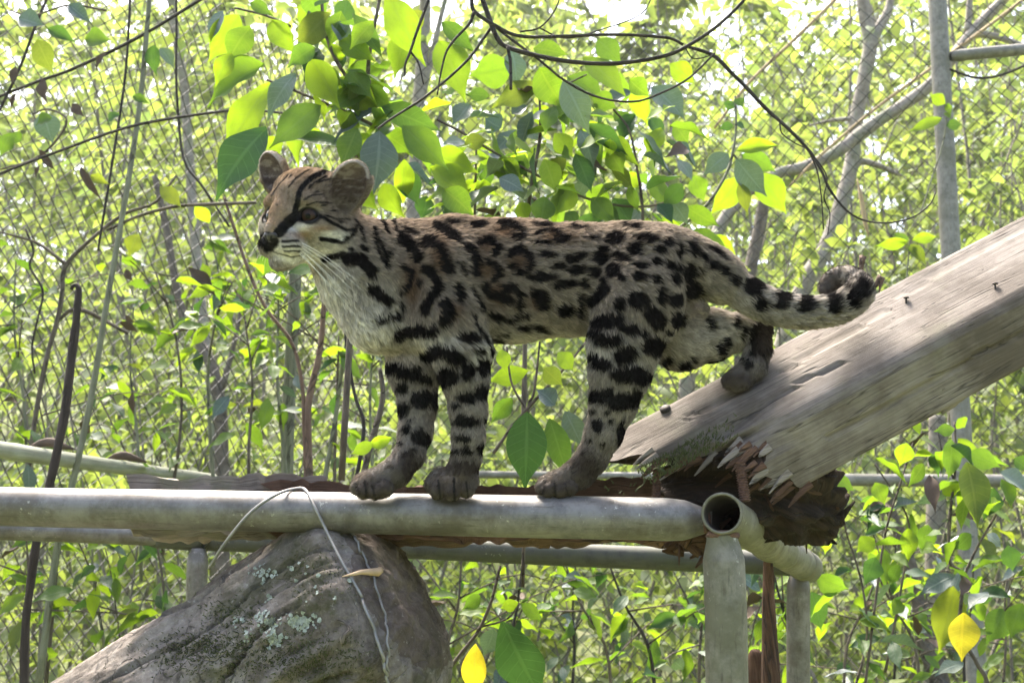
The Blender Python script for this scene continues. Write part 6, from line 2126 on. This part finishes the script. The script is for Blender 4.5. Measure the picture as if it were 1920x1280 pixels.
setl(10.0, smooth(fy, 670, 740))
setl(21.0, np.maximum(blob(fx, fy, 620, 580, 70, 70), blob(fx, fy, 690, 630, 60, 50)))
setl(24.0, blob(fx, fy, 990, 640, 150, 26))
setl(18.0, blob(fx, fy, 1470, 570, 200, 60) * (fx > 1300))
setl(20.0, blob(fx, fy, 1310, 640, 50, 50))
setl(7.0, TD_ * smooth(TI_, 28, 33))
for cx, cy, rx, ry in ((702, 918, 60, 34), (845, 916, 66, 32), (1050, 916, 64, 32), (1385, 712, 50, 26)):
    setl(5.0, blob(fx, fy, cx, cy, rx, ry) * 1.3)
setl(8.0, fh)
setl(4.5, np.clip(fh * (fhl[:, 2] > 45) * smooth(fhl[:, 2], 45, 80), 0, 1))
setl(5.0, fear)
setl(6.0, blob(fx, fy, 1306, 575, 16, 20))
ln *= CS * rs.uniform(0.65, 1.2, NH)
keep = np.ones(NH, bool)
for s, cen, gaze in EC:
    q = fhl - cen
    keep &= ~((np.linalg.norm(q, axis=1) < EYE_R * 1.12))
    keep &= ~((np.linalg.norm((fhl - (cen + gaze * EYE_R * 0.8)) / np.array([1.3, 1.0, 1.2]), axis=1) < 13.5))
keep &= ~(np.linalg.norm((fhl - np.array([0, -39, 126])) / np.array([14, 11, 12]), axis=1) < 1)
inner = fear * smooth((nrm @ HF), 0.1, 0.4)
keep &= ~((inner > 0.5) & (rs.rand(NH) < 0.6))
bkh = fear * smooth(-(nrm @ HF), 0.0, 0.35)
fcol = fcol * (1 - bkh[:, None]) + np.array([0.02, 0.017, 0.015]) * bkh[:, None]
rim = fear * smooth(np.abs(nrm @ HF), 0.75, 0.25) if False else fear * (1 - smooth(np.abs(nrm @ HF), 0.15, 0.5))
clump = vnoise(root * 420)
fcol = fcol * (0.62 + 0.55 * clump + rs.uniform(-0.22, 0.28, NH))[:, None]
root, nrm, tg, ln, fcol, fm, fhq = (q[keep] for q in (root, nrm, tg, ln, fcol, fm, fh))
n = len(root)
lift = np.where(fhq > 0.5, 0.30, 0.42)[:, None] * rs.uniform(0.6, 1.5, (n, 1))
d0 = tg * 0.8 + nrm * (lift + 0.35)
d1 = tg + nrm * lift
d2 = tg + nrm * (lift - 0.28)
L1 = (ln / 3)[:, None]
from mathutils.kdtree import KDTree
NG = 14000
gi = rs.choice(n, NG, replace=False)
kd = KDTree(NG)
for i_, g_ in enumerate(gi):
    kd.insert(root[g_], i_)
kd.balance()
own = np.array([kd.find(q_)[1] for q_ in root])
gtone = rs.uniform(0.72, 1.28, NG)
fcol = fcol * gtone[own][:, None]
p0 = root - nrm * 0.0006
p1 = p0 + d0 / np.linalg.norm(d0, axis=1)[:, None] * L1
p2 = p1 + d1 / np.linalg.norm(d1, axis=1)[:, None] * L1
p3 = p2 + d2 / np.linalg.norm(d2, axis=1)[:, None] * L1
gp = gi[own]
same = (np.linalg.norm(root - root[gp], axis=1) < 0.006) * np.where(fhq > 0.5, 0.2, 0.5)
p2 = p2 + (p2[gp] - p2) * (same * 0.5)[:, None]
p3 = p3 + (p3[gp] - p3) * same[:, None]
PTS = np.stack([p0, p1, p2, p3], 1)
hc = bpy.data.hair_curves.new('fur')
hc.add_curves([4] * n)
hc.attributes['position'].data.foreach_set('vector', PTS.astype(np.float32).ravel())
ra = hc.attributes.get('radius') or hc.attributes.new('radius', 'FLOAT', 'POINT')
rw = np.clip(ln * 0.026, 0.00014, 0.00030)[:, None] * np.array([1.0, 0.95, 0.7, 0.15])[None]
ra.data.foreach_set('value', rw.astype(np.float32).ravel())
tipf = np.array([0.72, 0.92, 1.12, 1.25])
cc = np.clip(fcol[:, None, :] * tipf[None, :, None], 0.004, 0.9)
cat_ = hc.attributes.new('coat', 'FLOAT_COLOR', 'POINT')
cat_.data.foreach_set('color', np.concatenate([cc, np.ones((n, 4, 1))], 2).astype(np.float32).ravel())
m, nt, p = mat('cat_fur')
a = N(nt, 'ShaderNodeAttribute', attribute_name='coat')
di = N(nt, 'ShaderNodeBsdfDiffuse')
tr = N(nt, 'ShaderNodeBsdfTranslucent')
gl = N(nt, 'ShaderNodeBsdfPrincipled')
nt.links.new(a.outputs['Color'], di.inputs[0])
nt.links.new(a.outputs['Color'], tr.inputs[0])
ms = N(nt, 'ShaderNodeMixShader')
ms.inputs[0].default_value = 0.35
nt.links.new(di.outputs[0], ms.inputs[1])
nt.links.new(tr.outputs[0], ms.inputs[2])
nt.links.new(ms.outputs[0], nt.nodes['Material Output'].inputs[0])
hc.materials.append(m)
link('fur', hc, cat)
